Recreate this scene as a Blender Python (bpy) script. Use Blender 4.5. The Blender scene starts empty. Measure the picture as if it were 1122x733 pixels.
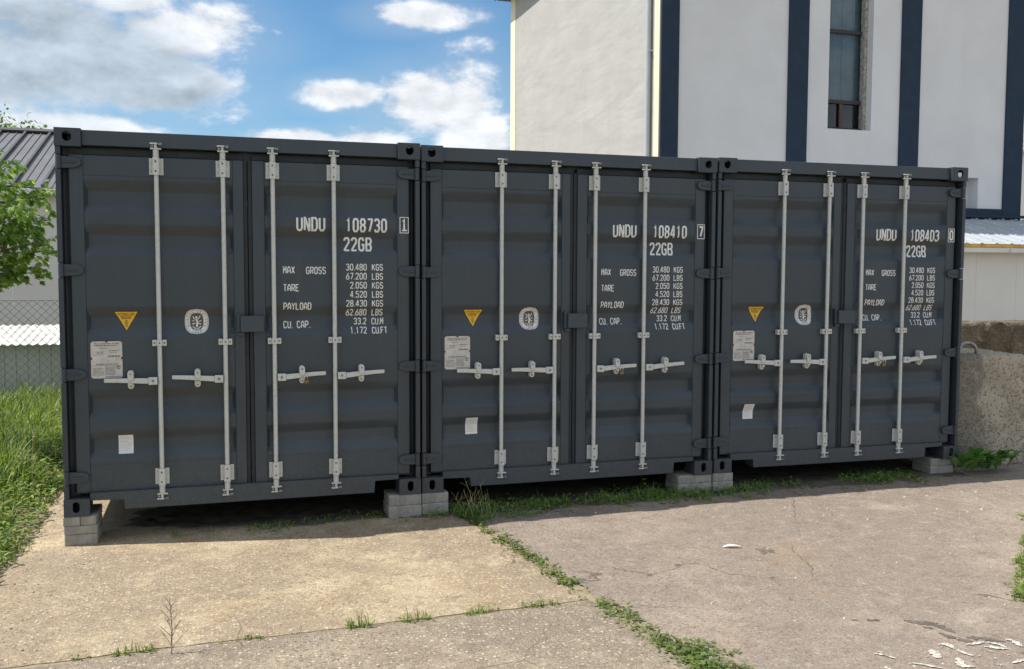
import bpy, math, random
import numpy as np
from mathutils import Vector, Matrix, noise as mnoise
R = math.radians
rnd = random.Random(7)
sc = bpy.context.scene
col = sc.collection

# ------------------------------------------------------------------ camera
cam = bpy.data.cameras.new('camera'); camo = bpy.data.objects.new('camera', cam); col.objects.link(camo)
sc.camera = camo
cam.sensor_fit = 'HORIZONTAL'; cam.sensor_width = 36.0
cam.lens = 36.0 * 1039.97 / 1122.0
cam.clip_end = 3000; cam.clip_start = 0.05
_yaw, _pit, _rol = 0.3030, -0.0645, 0.0038
f0 = Vector((math.sin(_yaw), math.cos(_yaw), 0)); r0 = Vector((math.cos(_yaw), -math.sin(_yaw), 0)); u0 = Vector((0, 0, 1))
fw = f0 * math.cos(_pit) + u0 * math.sin(_pit); uu = -f0 * math.sin(_pit) + u0 * math.cos(_pit)
rr = r0 * math.cos(_rol) + uu * math.sin(_rol); up = -r0 * math.sin(_rol) + uu * math.cos(_rol)
camo.matrix_world = Matrix(((rr.x, up.x, -fw.x, 0.9931), (rr.y, up.y, -fw.y, -6.8853), (rr.z, up.z, -fw.z, 1.848), (0, 0, 0, 1)))

# ------------------------------------------------------------------ light, sky, exposure
SUN = Vector((-1.87, 0.42, 2.76)).normalized()
sl = bpy.data.lights.new('sun', 'SUN'); sl.energy = 5.0; sl.angle = R(0.55); sl.color = (1.0, 0.955, 0.88)
so = bpy.data.objects.new('sun', sl); col.objects.link(so); so.location = (-10, 4, 20)
so.rotation_euler = (-SUN).to_track_quat('-Z', 'Y').to_euler()
sc.view_settings.view_transform = 'Standard'; sc.view_settings.look = 'None'
sc.view_settings.exposure = 0.25; sc.view_settings.gamma = 1.0
SKY_STRENGTH = 0.092

world = bpy.data.worlds.new('World'); sc.world = world; world.use_nodes = True
nt = world.node_tree; nt.nodes.clear()

class NT:
    """small node helper"""
    def __init__(s, nt): s.nt = nt
    def n(s, t, **kw):
        nd = s.nt.nodes.new(t)
        for k, v in kw.items():
            if k == 'inp':
                for kk, vv in v.items():
                    s.set(nd.inputs[kk], vv)
            else: setattr(nd, k, v)
        return nd
    def set(s, sock, v):
        if isinstance(v, bpy.types.NodeSocket): s.nt.links.new(v, sock)
        elif isinstance(v, bpy.types.Node): s.nt.links.new(v.outputs[0], sock)
        else:
            try: sock.default_value = v
            except Exception:
                if isinstance(v, (tuple, list)) and len(v) == 3: sock.default_value = (*v, 1)
                else: sock.default_value = (v, v, v, 1)
    def m(s, op, a, b=None, c=None, clamp=False):
        nd = s.nt.nodes.new('ShaderNodeMath'); nd.operation = op; nd.use_clamp = clamp
        s.set(nd.inputs[0], a)
        if b is not None: s.set(nd.inputs[1], b)
        if c is not None: s.set(nd.inputs[2], c)
        return nd.outputs[0]
    def ramp(s, fac, lo, hi):
        nd = s.nt.nodes.new('ShaderNodeMapRange'); nd.interpolation_type = 'SMOOTHSTEP'
        s.set(nd.inputs[0], fac); s.set(nd.inputs[1], lo); s.set(nd.inputs[2], hi)
        return nd.outputs[0]
    def mix(s, fac, a, b, mode='MIX'):
        nd = s.nt.nodes.new('ShaderNodeMix'); nd.data_type = 'RGBA'; nd.blend_type = mode
        s.set(nd.inputs[0], fac); s.set(nd.inputs[6], a if not isinstance(a, tuple) else (*a[:3], 1)); s.set(nd.inputs[7], b if not isinstance(b, tuple) else (*b[:3], 1))
        return nd.outputs[2]
    def noise(s, vec, scale, detail=4, rough=0.55, dist=0.0):
        nd = s.nt.nodes.new('ShaderNodeTexNoise')
        s.set(nd.inputs['Vector'], vec); nd.inputs['Scale'].default_value = scale
        nd.inputs['Detail'].default_value = detail; nd.inputs['Roughness'].default_value = rough; nd.inputs['Distortion'].default_value = dist
        return nd.outputs[0]
    def voro(s, vec, scale, out='Color', feature='F1'):
        nd = s.nt.nodes.new('ShaderNodeTexVoronoi'); nd.feature = feature
        s.set(nd.inputs['Vector'], vec); nd.inputs['Scale'].default_value = scale
        return nd.outputs[out]
    def mapping(s, vec, loc=(0, 0, 0), rot=(0, 0, 0), scale=(1, 1, 1)):
        nd = s.nt.nodes.new('ShaderNodeMapping'); s.set(nd.inputs[0], vec)
        nd.inputs[1].default_value = loc; nd.inputs[2].default_value = rot; nd.inputs[3].default_value = scale
        return nd.outputs[0]

W_ = NT(nt)
tc = W_.n('ShaderNodeTexCoord'); dirv = tc.outputs['Generated']
sky = W_.n('ShaderNodeTexSky', sky_type='NISHITA', sun_disc=False, sun_elevation=R(55.2), sun_rotation=R(-77.3), air_density=1.0, dust_density=0.6, ozone_density=1.6)
sep = W_.n('ShaderNodeSeparateXYZ', inp={0: dirv})
az = W_.m('MULTIPLY', W_.m('ARCTAN2', sep.outputs[0], sep.outputs[1]), 57.2958)
el = W_.m('MULTIPLY', W_.m('ARCSINE', sep.outputs[2]), 57.2958)
def blob(a, e, sa, se):
    x = W_.m('DIVIDE', W_.m('SUBTRACT', az, a), sa); y = W_.m('DIVIDE', W_.m('SUBTRACT', el, e), se)
    d = W_.m('SQRT', W_.m('ADD', W_.m('MULTIPLY', x, x), W_.m('MULTIPLY', y, y)))
    return W_.m('SUBTRACT', 1.0, d)
def vmax(l):
    o = l[0]
    for k in l[1:]: o = W_.m('MAXIMUM', o, k)
    return o
grey = vmax([blob(-8.0, 11.4, 8.2, 3.9), blob(-3.2, 10.5, 5.2, 2.6)])
white = vmax([blob(-1.7, 13.2, 4.6, 2.3), blob(-4.5, 14.8, 4.5, 1.3), blob(-0.9, 10.6, 2.4, 1.3), blob(11.7, 14.8, 3.4, 1.0), blob(12.3, 9.8, 3.6, 2.3), blob(7.6, 10.3, 3.2, 1.0), blob(-11, 14.8, 4.0, 1.2),
              blob(14.6, 8.6, 2.8, 4.6), blob(4.6, 7.4, 3.4, 0.9), blob(9.5, 7.6, 3.0, 1.2), blob(-6.5, 7.6, 6.0, 1.3), blob(37, 12, 5, 6), blob(-32, 14, 12, 7), blob(60, 18, 16, 8)])
cv = W_.mapping(dirv, loc=(3.1, 1.7, 0.4), scale=(1, 1, 1.9))
fb = W_.noise(cv, 9.0, 10, 0.6, 0.15)
fb2 = W_.noise(W_.mapping(dirv, loc=(3.1 - .012, 1.7, 0.4 + .022), scale=(1, 1, 1.9)), 9.0, 6, 0.6, 0.15)
big = W_.noise(W_.mapping(dirv, scale=(1, 1, 2.5)), 2.6, 4, 0.5)
far_mask = W_.ramp(el, 22.0, 34.0)
back_mask = W_.ramp(W_.m('ABSOLUTE', W_.m('SUBTRACT', az, 17.0)), 45.0, 70.0)
fill_clouds = W_.m('MULTIPLY', W_.m('SUBTRACT', W_.m('MULTIPLY', big, 4.0), 1.75), W_.m('MAXIMUM', far_mask, back_mask))  # cloud cover out of view, added to brighten the shaded fronts
fill_clouds = W_.m('SUBTRACT', fill_clouds, W_.m('MULTIPLY', W_.m('SUBTRACT', 1.0, W_.m('MAXIMUM', far_mask, back_mask)), 5.0))
shape = vmax([grey, white, fill_clouds])
dens_in = W_.m('ADD', shape, W_.m('MULTIPLY', W_.m('SUBTRACT', fb, 0.5), 2.3))
dens = W_.ramp(dens_in, 0.02, 0.46)
edge = W_.m('MULTIPLY', W_.m('SUBTRACT', fb, fb2), 1.5)
gness = W_.ramp(W_.m('ADD', grey, W_.m('MULTIPLY', W_.m('SUBTRACT', fb, 0.5), 0.9)), -0.05, 0.5)
thick = W_.ramp(W_.m('ADD', white, W_.m('MULTIPLY', W_.m('SUBTRACT', fb, 0.5), 2.0)), 0.35, 1.0)
ccol = W_.mix(gness, (8.6, 8.8, 9.1), (4.9, 5.7, 6.5))
ccol = W_.mix(W_.m('MULTIPLY', thick, 0.25), ccol, (6.2, 6.8, 7.4))
ccol = W_.mix(1.0, ccol, W_.m('ADD', 1.0, edge), 'MULTIPLY')
skyc = W_.mix(1.0, sky.outputs[0], (0.70, 1.06, 1.24), 'MULTIPLY')
thin = W_.ramp(W_.m('ADD', shape, W_.m('SUBTRACT', W_.noise(cv, 5.0, 6, 0.65), 0.5)), -0.9, 0.5)
cloud = W_.mix(W_.m('MULTIPLY', dens, 0.92), W_.mix(W_.m('MULTIPLY', thin, 0.28), skyc, (5.6, 6.2, 6.9)), ccol)
bg = W_.n('ShaderNodeBackground', inp={0: cloud, 1: SKY_STRENGTH})
wo = W_.n('ShaderNodeOutputWorld', inp={0: bg.outputs[0]})

# ------------------------------------------------------------------ helpers
def G(x, y=0.0):
    return 0.07 * math.tanh(x / 5.0)

class MB:
    def __init__(s): s.v = []; s.f = []
    def quad(s, a, b, c, d):
        i = len(s.v); s.v += [a, b, c, d]; s.f.append((i, i + 1, i + 2, i + 3))
    def poly(s, pts):
        i = len(s.v); s.v += list(pts); s.f.append(tuple(range(i, i + len(pts))))
    def box(s, x0, x1, y0, y1, z0, z1):
        i = len(s.v)
        s.v += [(x0, y0, z0), (x1, y0, z0), (x1, y1, z0), (x0, y1, z0), (x0, y0, z1), (x1, y0, z1), (x1, y1, z1), (x0, y1, z1)]
        for q in ((0, 3, 2, 1), (4, 5, 6, 7), (0, 1, 5, 4), (1, 2, 6, 5), (2, 3, 7, 6), (3, 0, 4, 7)): s.f.append(tuple(i + k for k in q))
        return s
    def prism(s, pts, axis, a0, a1):
        """polygon (two coords) extruded along axis 'x','y' or 'z'"""
        def P(u, v, a): return {'x': (a, u, v), 'y': (u, a, v), 'z': (u, v, a)}[axis]
        n = len(pts); i = len(s.v)
        s.v += [P(u, v, a0) for u, v in pts] + [P(u, v, a1) for u, v in pts]
        s.f.append(tuple(range(i + n - 1, i - 1, -1))); s.f.append(tuple(range(i + n, i + 2 * n)))
        for k in range(n): s.f.append((i + k, i + (k + 1) % n, i + n + (k + 1) % n, i + n + k))
        return s
    def tube(s, pts, rad, n=10, caps=True):
        pts = [Vector(p) for p in pts]; m = len(pts)
        rads = rad if isinstance(rad, (list, tuple)) else [rad] * m
        base = len(s.v); prev = None
        for k, p in enumerate(pts):
            t = (pts[min(k + 1, m - 1)] - pts[max(k - 1, 0)]).normalized()
            if prev is None: a = t.orthogonal().normalized()
            else: a = (prev - t * prev.dot(t)).normalized()
            prev = a; b = t.cross(a)
            for j in range(n):
                th = 2 * math.pi * j / n
                s.v.append(tuple(p + (a * math.cos(th) + b * math.sin(th)) * rads[k]))
        for k in range(m - 1):
            for j in range(n):
                s.f.append((base + k * n + j, base + k * n + (j + 1) % n, base + (k + 1) * n + (j + 1) % n, base + (k + 1) * n + j))
        if caps:
            s.f.append(tuple(base + j for j in range(n - 1, -1, -1))); s.f.append(tuple(base + (m - 1) * n + j for j in range(n)))
        return s
    def grid(s, P):
        """P: rows of points"""
        i = len(s.v); nr = len(P); nc = len(P[0])
        for r in P: s.v += [tuple(q) for q in r]
        for a in range(nr - 1):
            for b in range(nc - 1):
                s.f.append((i + a * nc + b, i + a * nc + b + 1, i + (a + 1) * nc + b + 1, i + (a + 1) * nc + b))
        return s
    def build(s, name, mat, parent=None, smooth=False, bevel=0, angle=35, recalc=False, seg=2):
        me = bpy.data.meshes.new(name); me.from_pydata([tuple(p) for p in s.v], [], s.f)
        me.materials.append(mat); me.update()
        if recalc:
            import bmesh
            bm = bmesh.new(); bm.from_mesh(me); bmesh.ops.recalc_face_normals(bm, faces=bm.faces); bm.to_mesh(me); bm.free()
        if smooth:
            me.polygons.foreach_set('use_smooth', [True] * len(me.polygons))
            if smooth == 'auto': me.set_sharp_from_angle(angle=R(angle))
        o = bpy.data.objects.new(name, me); col.objects.link(o)
        if parent is not None: o.parent = parent
        if bevel:
            md = o.modifiers.new('bevel', 'BEVEL'); md.width = bevel; md.segments = seg; md.limit_method = 'ANGLE'; md.angle_limit = R(40)
            md.harden_normals = False
        return o

def parts(name, boxes, mat_, parent, **kw):
    for b_ in boxes: MB().box(*b_).build(name, mat_, parent, **kw)
def empty(name, loc, label, cat, group=None, rz=0.0):
    o = bpy.data.objects.new(name, None); col.objects.link(o); o.location = loc; o.rotation_euler = (0, 0, rz)
    o.empty_display_size = 0.2
    return tag(o, label, cat, group)
def tag(o, label=None, cat=None, group=None, kind=None):
    if label: o['label'] = label
    if cat: o['category'] = cat
    if group: o['group'] = group
    if kind: o['kind'] = kind
    return o
def copy_tree(o, parent=None):
    c = o.copy(); col.objects.link(c)
    if parent is not None: c.parent = parent
    for ch in list(o.children): copy_tree(ch, c)
    return c

# ------------------------------------------------------------------ materials
def mat(name):
    m = bpy.data.materials.new(name); m.use_nodes = True
    t = NT(m.node_tree); b = m.node_tree.nodes['Principled BSDF']
    return m, t, b
def coords(t): return t.n('ShaderNodeTexCoord').outputs['Object']
def bump(t, b, h, strength, dist):
    bp = t.n('ShaderNodeBump', inp={'Strength': strength, 'Distance': dist, 'Height': h}); t.set(b.inputs['Normal'], bp.outputs[0])
def simple(name, c, rough=0.6, metal=0.0, var=0.12, scale=6.0, spec=0.5, bmp=0.0, bscale=80):
    m, t, b = mat(name); co = coords(t)
    n1 = t.noise(co, scale, 6, 0.6)
    lo = tuple(x * (1 - var) for x in c); hi = tuple(min(1, x * (1 + var)) for x in c)
    t.set(b.inputs['Base Color'], t.mix(t.ramp(n1, 0.3, 0.7), lo, hi))
    b.inputs['Roughness'].default_value = rough; b.inputs['Metallic'].default_value = metal
    b.inputs['Specular IOR Level'].default_value = spec
    if bmp: bump(t, b, t.noise(co, bscale, 4, 0.6), bmp, 0.004)
    return m

# container paint: anthracite enamel, faint dust, streaks and orange peel
def container_paint(name, c=(0.039, 0.053, 0.065)):
    m, t, b = mat(name); co = coords(t)
    n1 = t.noise(co, 2.2, 6, 0.62); n2 = t.noise(t.mapping(co, scale=(30, 30, 1.6)), 1.0, 4, 0.6); n3 = t.noise(co, 60, 3, 0.6)
    base = t.mix(t.ramp(n1, 0.3, 0.72), tuple(x * 0.9 for x in c), tuple(x * 1.12 for x in c))
    base = t.mix(t.m('MULTIPLY', t.ramp(n2, 0.5, 0.8), 0.09), base, (0.16, 0.15, 0.13))
    spz = t.n('ShaderNodeSeparateXYZ', inp={0: co})
    dust = t.m('MULTIPLY', t.ramp(spz.outputs[2], 0.75, 0.0), t.ramp(n3, 0.35, 0.75))
    base = t.mix(t.m('MULTIPLY', dust, 0.14), base, (0.22, 0.19, 0.15))
    chips = t.ramp(t.noise(co, 38, 2, 0.5), 0.765, 0.79)
    base = t.mix(t.m('MULTIPLY', chips, 0.5), base, (0.16, 0.15, 0.14))
    t.set(b.inputs['Base Color'], base)
    t.set(b.inputs['Roughness'], t.m('ADD', 0.30, t.m('MULTIPLY', n1, 0.24)))
    b.inputs['Specular IOR Level'].default_value = 0.5
    bump(t, b, t.m('ADD', t.noise(co, 140, 2, 0.5), t.m('MULTIPLY', t.noise(co, 7, 3, 0.5), 3.0)), 0.10, 0.003)
    return m
M_paint = container_paint('anthracite_enamel')
M_paintd = container_paint('anthracite_frame', (0.034, 0.046, 0.058))
M_rubber = simple('black_rubber', (0.022, 0.027, 0.031), 0.75, 0, 0.2, 12)
M_dark = simple('dark_cavity', (0.01, 0.011, 0.012), 0.9, 0, 0.2, 12)
def galvanised():
    m, t, b = mat('galvanised_steel'); co = coords(t)
    v = t.voro(co, 90, 'Color'); n = t.noise(co, 16, 5, 0.65); s = t.n('ShaderNodeSeparateColor', inp={0: v})
    c = t.mix(s.outputs[0], (0.53, 0.535, 0.51), (0.61, 0.615, 0.585)); c = t.mix(t.m('MULTIPLY', t.ramp(n, 0.55, 0.75), 0.5), c, (0.40, 0.37, 0.30))
    t.set(b.inputs['Base Color'], c); b.inputs['Metallic'].default_value = 0.22
    t.set(b.inputs['Roughness'], t.m('ADD', 0.36, t.m('MULTIPLY', n, 0.25)))
    bump(t, b, n, 0.12, 0.002)
    return m
M_galv = galvanised()
M_galv_dark = simple('weathered_zinc', (0.24, 0.24, 0.235), 0.5, 0.4, 0.35, 40)
M_white = simple('white_stencil_paint', (0.78, 0.78, 0.75), 0.6, 0, 0.10, 40)
M_black = simple('black_print', (0.02, 0.02, 0.022), 0.6, 0, 0.2, 30)
M_yellow = simple('yellow_vinyl', (0.80, 0.47, 0.03), 0.45, 0, 0.08, 25)
M_vinyl = simple('white_vinyl', (0.72, 0.72, 0.70), 0.45, 0, 0.06, 30)
M_brown = simple('brown_print', (0.10, 0.085, 0.07), 0.55, 0, 0.2, 40)
M_plate = simple('etched_plate', (0.56, 0.535, 0.50), 0.42, 0.25, 0.10, 30)
M_paper = simple('paper_label', (0.74, 0.74, 0.72), 0.6, 0, 0.05, 20, bmp=0.3, bscale=25)
M_paperprint = simple('faded_print', (0.52, 0.54, 0.56), 0.6, 0, 0.2, 50)
M_plateprint = simple('plate_print', (0.16, 0.15, 0.15), 0.6, 0, 0.3, 60)
M_brass = simple('brass', (0.22, 0.165, 0.07), 0.4, 0.8, 0.2, 30)
M_chrome = simple('bright_steel', (0.7, 0.7, 0.7), 0.25, 0.9, 0.1, 30)

# ------------------------------------------------------------------ ground
def ground_soil():
    m, t, b = mat('soil'); co = coords(t)
    n = t.noise(co, 1.3, 8, 0.65); n2 = t.noise(co, 40, 5, 0.7)
    c = t.mix(t.ramp(n, 0.35, 0.65), (0.30, 0.235, 0.15), (0.16, 0.14, 0.075)); c = t.mix(t.ramp(n2, 0.4, 0.75), c, (0.36, 0.30, 0.21))
    t.set(b.inputs['Base Color'], c); b.inputs['Roughness'].default_value = 0.95
    bump(t, b, n2, 0.6, 0.02); return m
def aggregate(name, paste1, paste2, stain, pebbles, peb_amt, dark_amt, rust=None):
    """worn concrete with exposed aggregate"""
    m, t, b = mat(name); co = coords(t)
    big = t.noise(co, 0.55, 6, 0.6, 0.4); mid = t.noise(co, 2.6, 7, 0.66, 0.3); fine = t.noise(co, 55, 4, 0.7); grit = t.noise(co, 240, 3, 0.7)
    c = t.mix(t.ramp(mid, 0.34, 0.66), paste1, paste2)
    c = t.mix(t.m('MULTIPLY', t.ramp(big, 0.44, 0.56), 0.8), c, stain)
    pale = t.noise(t.mapping(co, loc=(11, 4, 0)), 1.5, 7, 0.68, 0.3)
    c = t.mix(t.m('MULTIPLY', t.ramp(pale, 0.56, 0.68), 0.55), c, tuple(min(1, x * 1.28) for x in paste2))
    if rust: c = t.mix(t.m('MULTIPLY', t.ramp(t.noise(t.mapping(co, loc=(7, 3, 0)), 1.1, 5, 0.6), 0.56, 0.72), 0.40), c, rust)
    wash = t.ramp(t.noise(t.mapping(co, loc=(2, 9, 0)), 5.0, 8, 0.7), 0.40, 0.66)
    s1 = t.n('ShaderNodeSeparateColor', inp={0: t.voro(co, 105, 'Color')}); d1 = t.voro(co, 105, 'Distance')
    s2 = t.n('ShaderNodeSeparateColor', inp={0: t.voro(t.mapping(co, loc=(.3, .2, .1)), 190, 'Color')})
    # pale stones
    st = t.m('MULTIPLY', t.ramp(s1.outputs[0], 0.60, 0.70), t.ramp(d1, 0.55, 0.30))
    stones = t.mix(s1.outputs[1], pebbles[0], pebbles[1])
    c = t.mix(t.m('MULTIPLY', t.m('MULTIPLY', st, peb_amt), t.m('ADD', 0.35, t.m('MULTIPLY', wash, 0.65))), c, stones)
    # dark pits between the stones
    dk = t.m('MULTIPLY', t.ramp(s2.outputs[0], 0.66, 0.80), dark_amt)
    c = t.mix(dk, c, tuple(x * 0.36 for x in paste1))
    c = t.mix(t.m('MULTIPLY', t.ramp(fine, 0.42, 0.72), 0.28), c, tuple(min(1, x * 1.35) for x in paste2))
    # bare worn patches and blotches a hand wide
    blot = t.noise(t.mapping(co, loc=(5, 1, 0)), 11.0, 6, 0.72)
    c = t.mix(t.m('MULTIPLY', t.ramp(blot, 0.52, 0.68), 0.55), c, tuple(x * 0.62 for x in paste1))
    c = t.mix(t.m('MULTIPLY', t.ramp(blot, 0.46, 0.34), 0.35), c, tuple(min(1, x * 1.3) for x in paste2))
    s3 = t.n('ShaderNodeSeparateColor', inp={0: t.voro(t.mapping(co, loc=(.7, .4, 0)), 46, 'Color')}); d3 = t.voro(t.mapping(co, loc=(.7, .4, 0)), 46, 'Distance')
    st3 = t.m('MULTIPLY', t.ramp(s3.outputs[0], 0.70, 0.76), t.ramp(d3, 0.46, 0.22))
    c = t.mix(t.m('MULTIPLY', st3, peb_amt * 0.85), c, t.mix(s3.outputs[1], pebbles[0], pebbles[1]))
    st4 = t.m('MULTIPLY', t.ramp(s3.outputs[2], 0.78, 0.84), t.ramp(d3, 0.5, 0.25))
    c = t.mix(t.m('MULTIPLY', st4, dark_amt), c, tuple(x * 0.4 for x in paste1))
    wv = t.n('ShaderNodeVectorMath', operation='ADD', inp={0: co, 1: t.n('ShaderNodeVectorMath', operation='SCALE', inp={0: t.n('ShaderNodeTexNoise', inp={'Vector': co, 'Scale': 2.5, 'Detail': 5}).outputs[1], 'Scale': 0.5}).outputs[0]}).outputs[0]
    vd = t.voro(wv, 0.55, 'Distance', 'DISTANCE_TO_EDGE')
    crack = t.m('MULTIPLY', t.ramp(vd, 0.0042, 0.0012), t.ramp(t.noise(t.mapping(co, loc=(1, 8, 0)), 0.9, 3, 0.5), 0.48, 0.58))
    c = t.mix(t.m('MULTIPLY', crack, 0.7), c, tuple(x * 0.3 for x in paste1))
    t.set(b.inputs['Base Color'], c); b.inputs['Roughness'].default_value = 0.9; b.inputs['Specular IOR Level'].default_value = 0.25
    h = t.m('ADD', t.m('MULTIPLY', grit, 0.5), t.m('ADD', t.m('MULTIPLY', st, 0.5), t.m('ADD', fine, t.m('MULTIPLY', mid, 3.0))))
    bump(t, b, h, 0.6, 0.008); return m
M_soil = ground_soil()
M_slab = aggregate('exposed_aggregate_concrete', (0.325, 0.25, 0.165), (0.47, 0.38, 0.255), (0.275, 0.213, 0.152), ((0.66, 0.57, 0.42), (0.54, 0.44, 0.30)), 0.8, 0.6, (0.36, 0.24, 0.12))
M_slab2 = aggregate('brown_aggregate_concrete', (0.25, 0.20, 0.148), (0.35, 0.288, 0.21), (0.222, 0.18, 0.14), ((0.62, 0.54, 0.41), (0.46, 0.38, 0.27)), 0.9, 0.65)
M_apron = aggregate('old_reddish_asphalt', (0.262, 0.21, 0.166), (0.345, 0.282, 0.222), (0.238, 0.196, 0.162), ((0.52, 0.46, 0.38), (0.36, 0.28, 0.21)), 0.5, 0.5, (0.30, 0.20, 0.125))
def worn_paint():
    m, t, b = mat('worn_white_road_paint'); co = coords(t); n = t.noise(co, 55, 5, 0.75)
    t.set(b.inputs['Base Color'], t.mix(t.ramp(n, 0.40, 0.56), (0.25, 0.21, 0.17), (0.60, 0.57, 0.50))); b.inputs['Roughness'].default_value = 0.9; return m
M_paintmark = worn_paint()
M_tar = simple('tar_stain', (0.125, 0.102, 0.084), 0.9, 0, 0.3, 30)

def sheet(name, mat_, P, parent=None):
    mb = MB(); mb.grid(P); return mb.build(name, mat_, parent, smooth=True)
# base: one sheet out to the horizon, finer near the yard
def axis(lo, hi, near0, near1, step):
    a = list(np.arange(near0, near1 + 1e-6, step)); o = []
    x = near0; d = step
    while x > lo: d *= 1.7; x -= d; o.append(max(x, lo))
    o = o[::-1]; x = near1; d = step; e = []
    while x < hi: d *= 1.7; x += d; e.append(min(x, hi))
    return o + a + e
xs = axis(-1500, 1500, -8, 16, 0.8); ys = axis(-1500, 1500, -8, 14, 0.8)
base = sheet('ground', M_soil, [[(x, y, G(x) - 0.008) for x in xs] for y in ys]); tag(base, kind='structure')

def wob(u, seed, amp, f=3.0):
    return amp * (mnoise.noise(Vector((u * f, seed * 7.3, 0))) + 0.55 * mnoise.noise(Vector((u * f * 3.7, seed * 3.1, 4))) + 0.35 * mnoise.noise(Vector((u * f * 11, seed * 5.1, 9))))
def slab(name, mat_, fx0, fx1, y0f, y1f, nx, ny, z=0.0, ypts=None):
    """a cast slab: four ragged edges, thin skirt down to the soil"""
    P = []
    for j in range(ny + 1):
        v = j / ny; row = []
        for i in range(nx + 1):
            u = i / nx
            # transfinite by y then x
            ya = y0f(fx0(0) + (fx1(0) - fx0(0)) * u); yb = y1f(fx0(0) + (fx1(0) - fx0(0)) * u)
            y = ya + (yb - ya) * v
            xa = fx0(y); xb = fx1(y); x = xa + (xb - xa) * u
            zz = G(x) + z + 0.0035 * mnoise.noise(Vector((x * 1.1, y * 1.1, 2)))
            if i in (0, nx) or j in (0, ny): zz -= 0.004
            row.append((x, y, zz))
        P.append(row)
    mb = MB(); mb.grid(P)
    border = [P[0][i] for i in range(nx + 1)] + [P[j][nx] for j in range(1, ny + 1)] + [P[ny][i] for i in range(nx - 1, -1, -1)] + [P[j][0] for j in range(ny - 1, 0, -1)]
    for a, b_ in zip(border, border[1:] + border[:1]):
        mb.quad((a[0], a[1], a[2] - 0.03), (b_[0], b_[1], b_[2] - 0.03), b_, a)
    o = mb.build(name, mat_, None, smooth='auto', angle=50)
    return tag(o, kind='structure')
JX = lambda y: 2.80 - 0.12 * (y + 0.4)
slab('concrete_slab', M_slab, lambda y: -0.27 + wob(y, 1, 0.07, 1.5), lambda y: JX(y) - 0.045 + wob(y, 2, 0.03, 5), lambda x: -2.048 + wob(x, 3, 0.028, 3) + 0.012 * math.sin(x * 2.1), lambda x: 6.9 + wob(x, 4, 0.03), 60, 110)
slab('concrete_slab', M_slab2, lambda y: -0.4 + wob(y, 5, 0.07, 1.5), lambda y: JX(y) - 0.05 + wob(y, 6, 0.04, 5), lambda x: -7.5, lambda x: -2.078 + wob(x, 8, 0.026, 3) + 0.012 * math.sin(x * 2.1), 60, 90)
slab('asphalt_apron', M_apron, lambda y: JX(y) + 0.035 + wob(y, 9, 0.03, 4), lambda y: 30.0, lambda x: -7.5, lambda x: 6.9 + wob(x, 10, 0.03), 170, 130)

M_shade = simple('dark_shade_ground', (0.105, 0.087, 0.066), 0.95, 0, 0.4, 9, 0.2, 0.8, 45)  # dark ground colour standing in for shade under and before the containers
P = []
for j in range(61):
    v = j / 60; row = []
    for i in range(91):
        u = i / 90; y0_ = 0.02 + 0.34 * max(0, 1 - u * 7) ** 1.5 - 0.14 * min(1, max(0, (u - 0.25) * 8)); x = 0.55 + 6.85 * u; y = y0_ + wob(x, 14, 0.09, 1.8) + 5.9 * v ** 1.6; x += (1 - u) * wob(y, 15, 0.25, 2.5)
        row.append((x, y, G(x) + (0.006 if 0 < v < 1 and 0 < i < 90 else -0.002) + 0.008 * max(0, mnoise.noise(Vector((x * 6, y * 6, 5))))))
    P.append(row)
tag(sheet('shade_sheet', M_shade, P), kind='structure')
def gz(x, y):   # top of paving
    return G(x) + 0.0035 * mnoise.noise(Vector((x * 1.1, y * 1.1, 2)))
# ------------------------------------------------------------------ worn paint marks and tar on the apron
PAINT = [[(3.952, -3.192, 0.01), (3.99, -3.222, 0.009), (4.015, -3.278, 0.009)], [(3.99, -3.176, 0.012), (4.004, -3.204, 0.011)], [(3.903, -3.337, 0.015), (3.903, -3.379, 0.014)], [(4.044, -3.341, 0.011), (4.085, -3.37, 0.012), (4.151, -3.439, 0.011)], [(4.247, -3.243, 0.036), (4.217, -3.313, 0.035), (4.225, -3.333, 0.035)], [(4.329, -3.198, 0.019), (4.371, -3.21, 0.02), (4.359, -3.265, 0.02)], [(4.373, -3.274, 0.017), (4.368, -3.325, 0.016), (4.381, -3.362, 0.016)], [(4.295, -3.358, 0.025), (4.246, -3.44, 0.025), (4.294, -3.465, 0.025)], [(4.451, -3.241, 0.015), (4.504, -3.243, 0.016), (4.562, -3.239, 0.016)], [(4.518, -3.285, 0.021), (4.556, -3.313, 0.02), (4.606, -3.34, 0.02)], [(4.571, -3.247, 0.016), (4.608, -3.282, 0.015), (4.611, -3.329, 0.016)], [(4.688, -3.246, 0.021), (4.713, -3.266, 0.021), (4.691, -3.342, 0.021)], [(4.49, -3.482, 0.016), (4.573, -3.469, 0.016), (4.642, -3.463, 0.017)], [(4.459, -3.408, 0.012), (4.461, -3.422, 0.011)], [(4.422, -3.483, 0.011), (4.425, -3.49, 0.011)]]
TAR = [[(4.391, -2.875, 0.025), (4.441, -2.93, 0.025), (4.503, -2.962, 0.025), (4.522, -3.092, 0.024)], [(4.423, -2.977, 0.011), (4.453, -3.02, 0.011)], [(4.44, -3.072, 0.018), (4.465, -3.155, 0.018), (4.524, -3.233, 0.018)], [(4.526, -3.161, 0.021), (4.599, -3.2, 0.021), (4.669, -3.265, 0.02)], [(4.131, -2.786, 0.008), (4.164, -2.801, 0.009)], [(4.206, -2.819, 0.016), (4.273, -2.834, 0.017)], [(4.629, -3.392, 0.016), (4.681, -3.426, 0.015)]]
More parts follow.
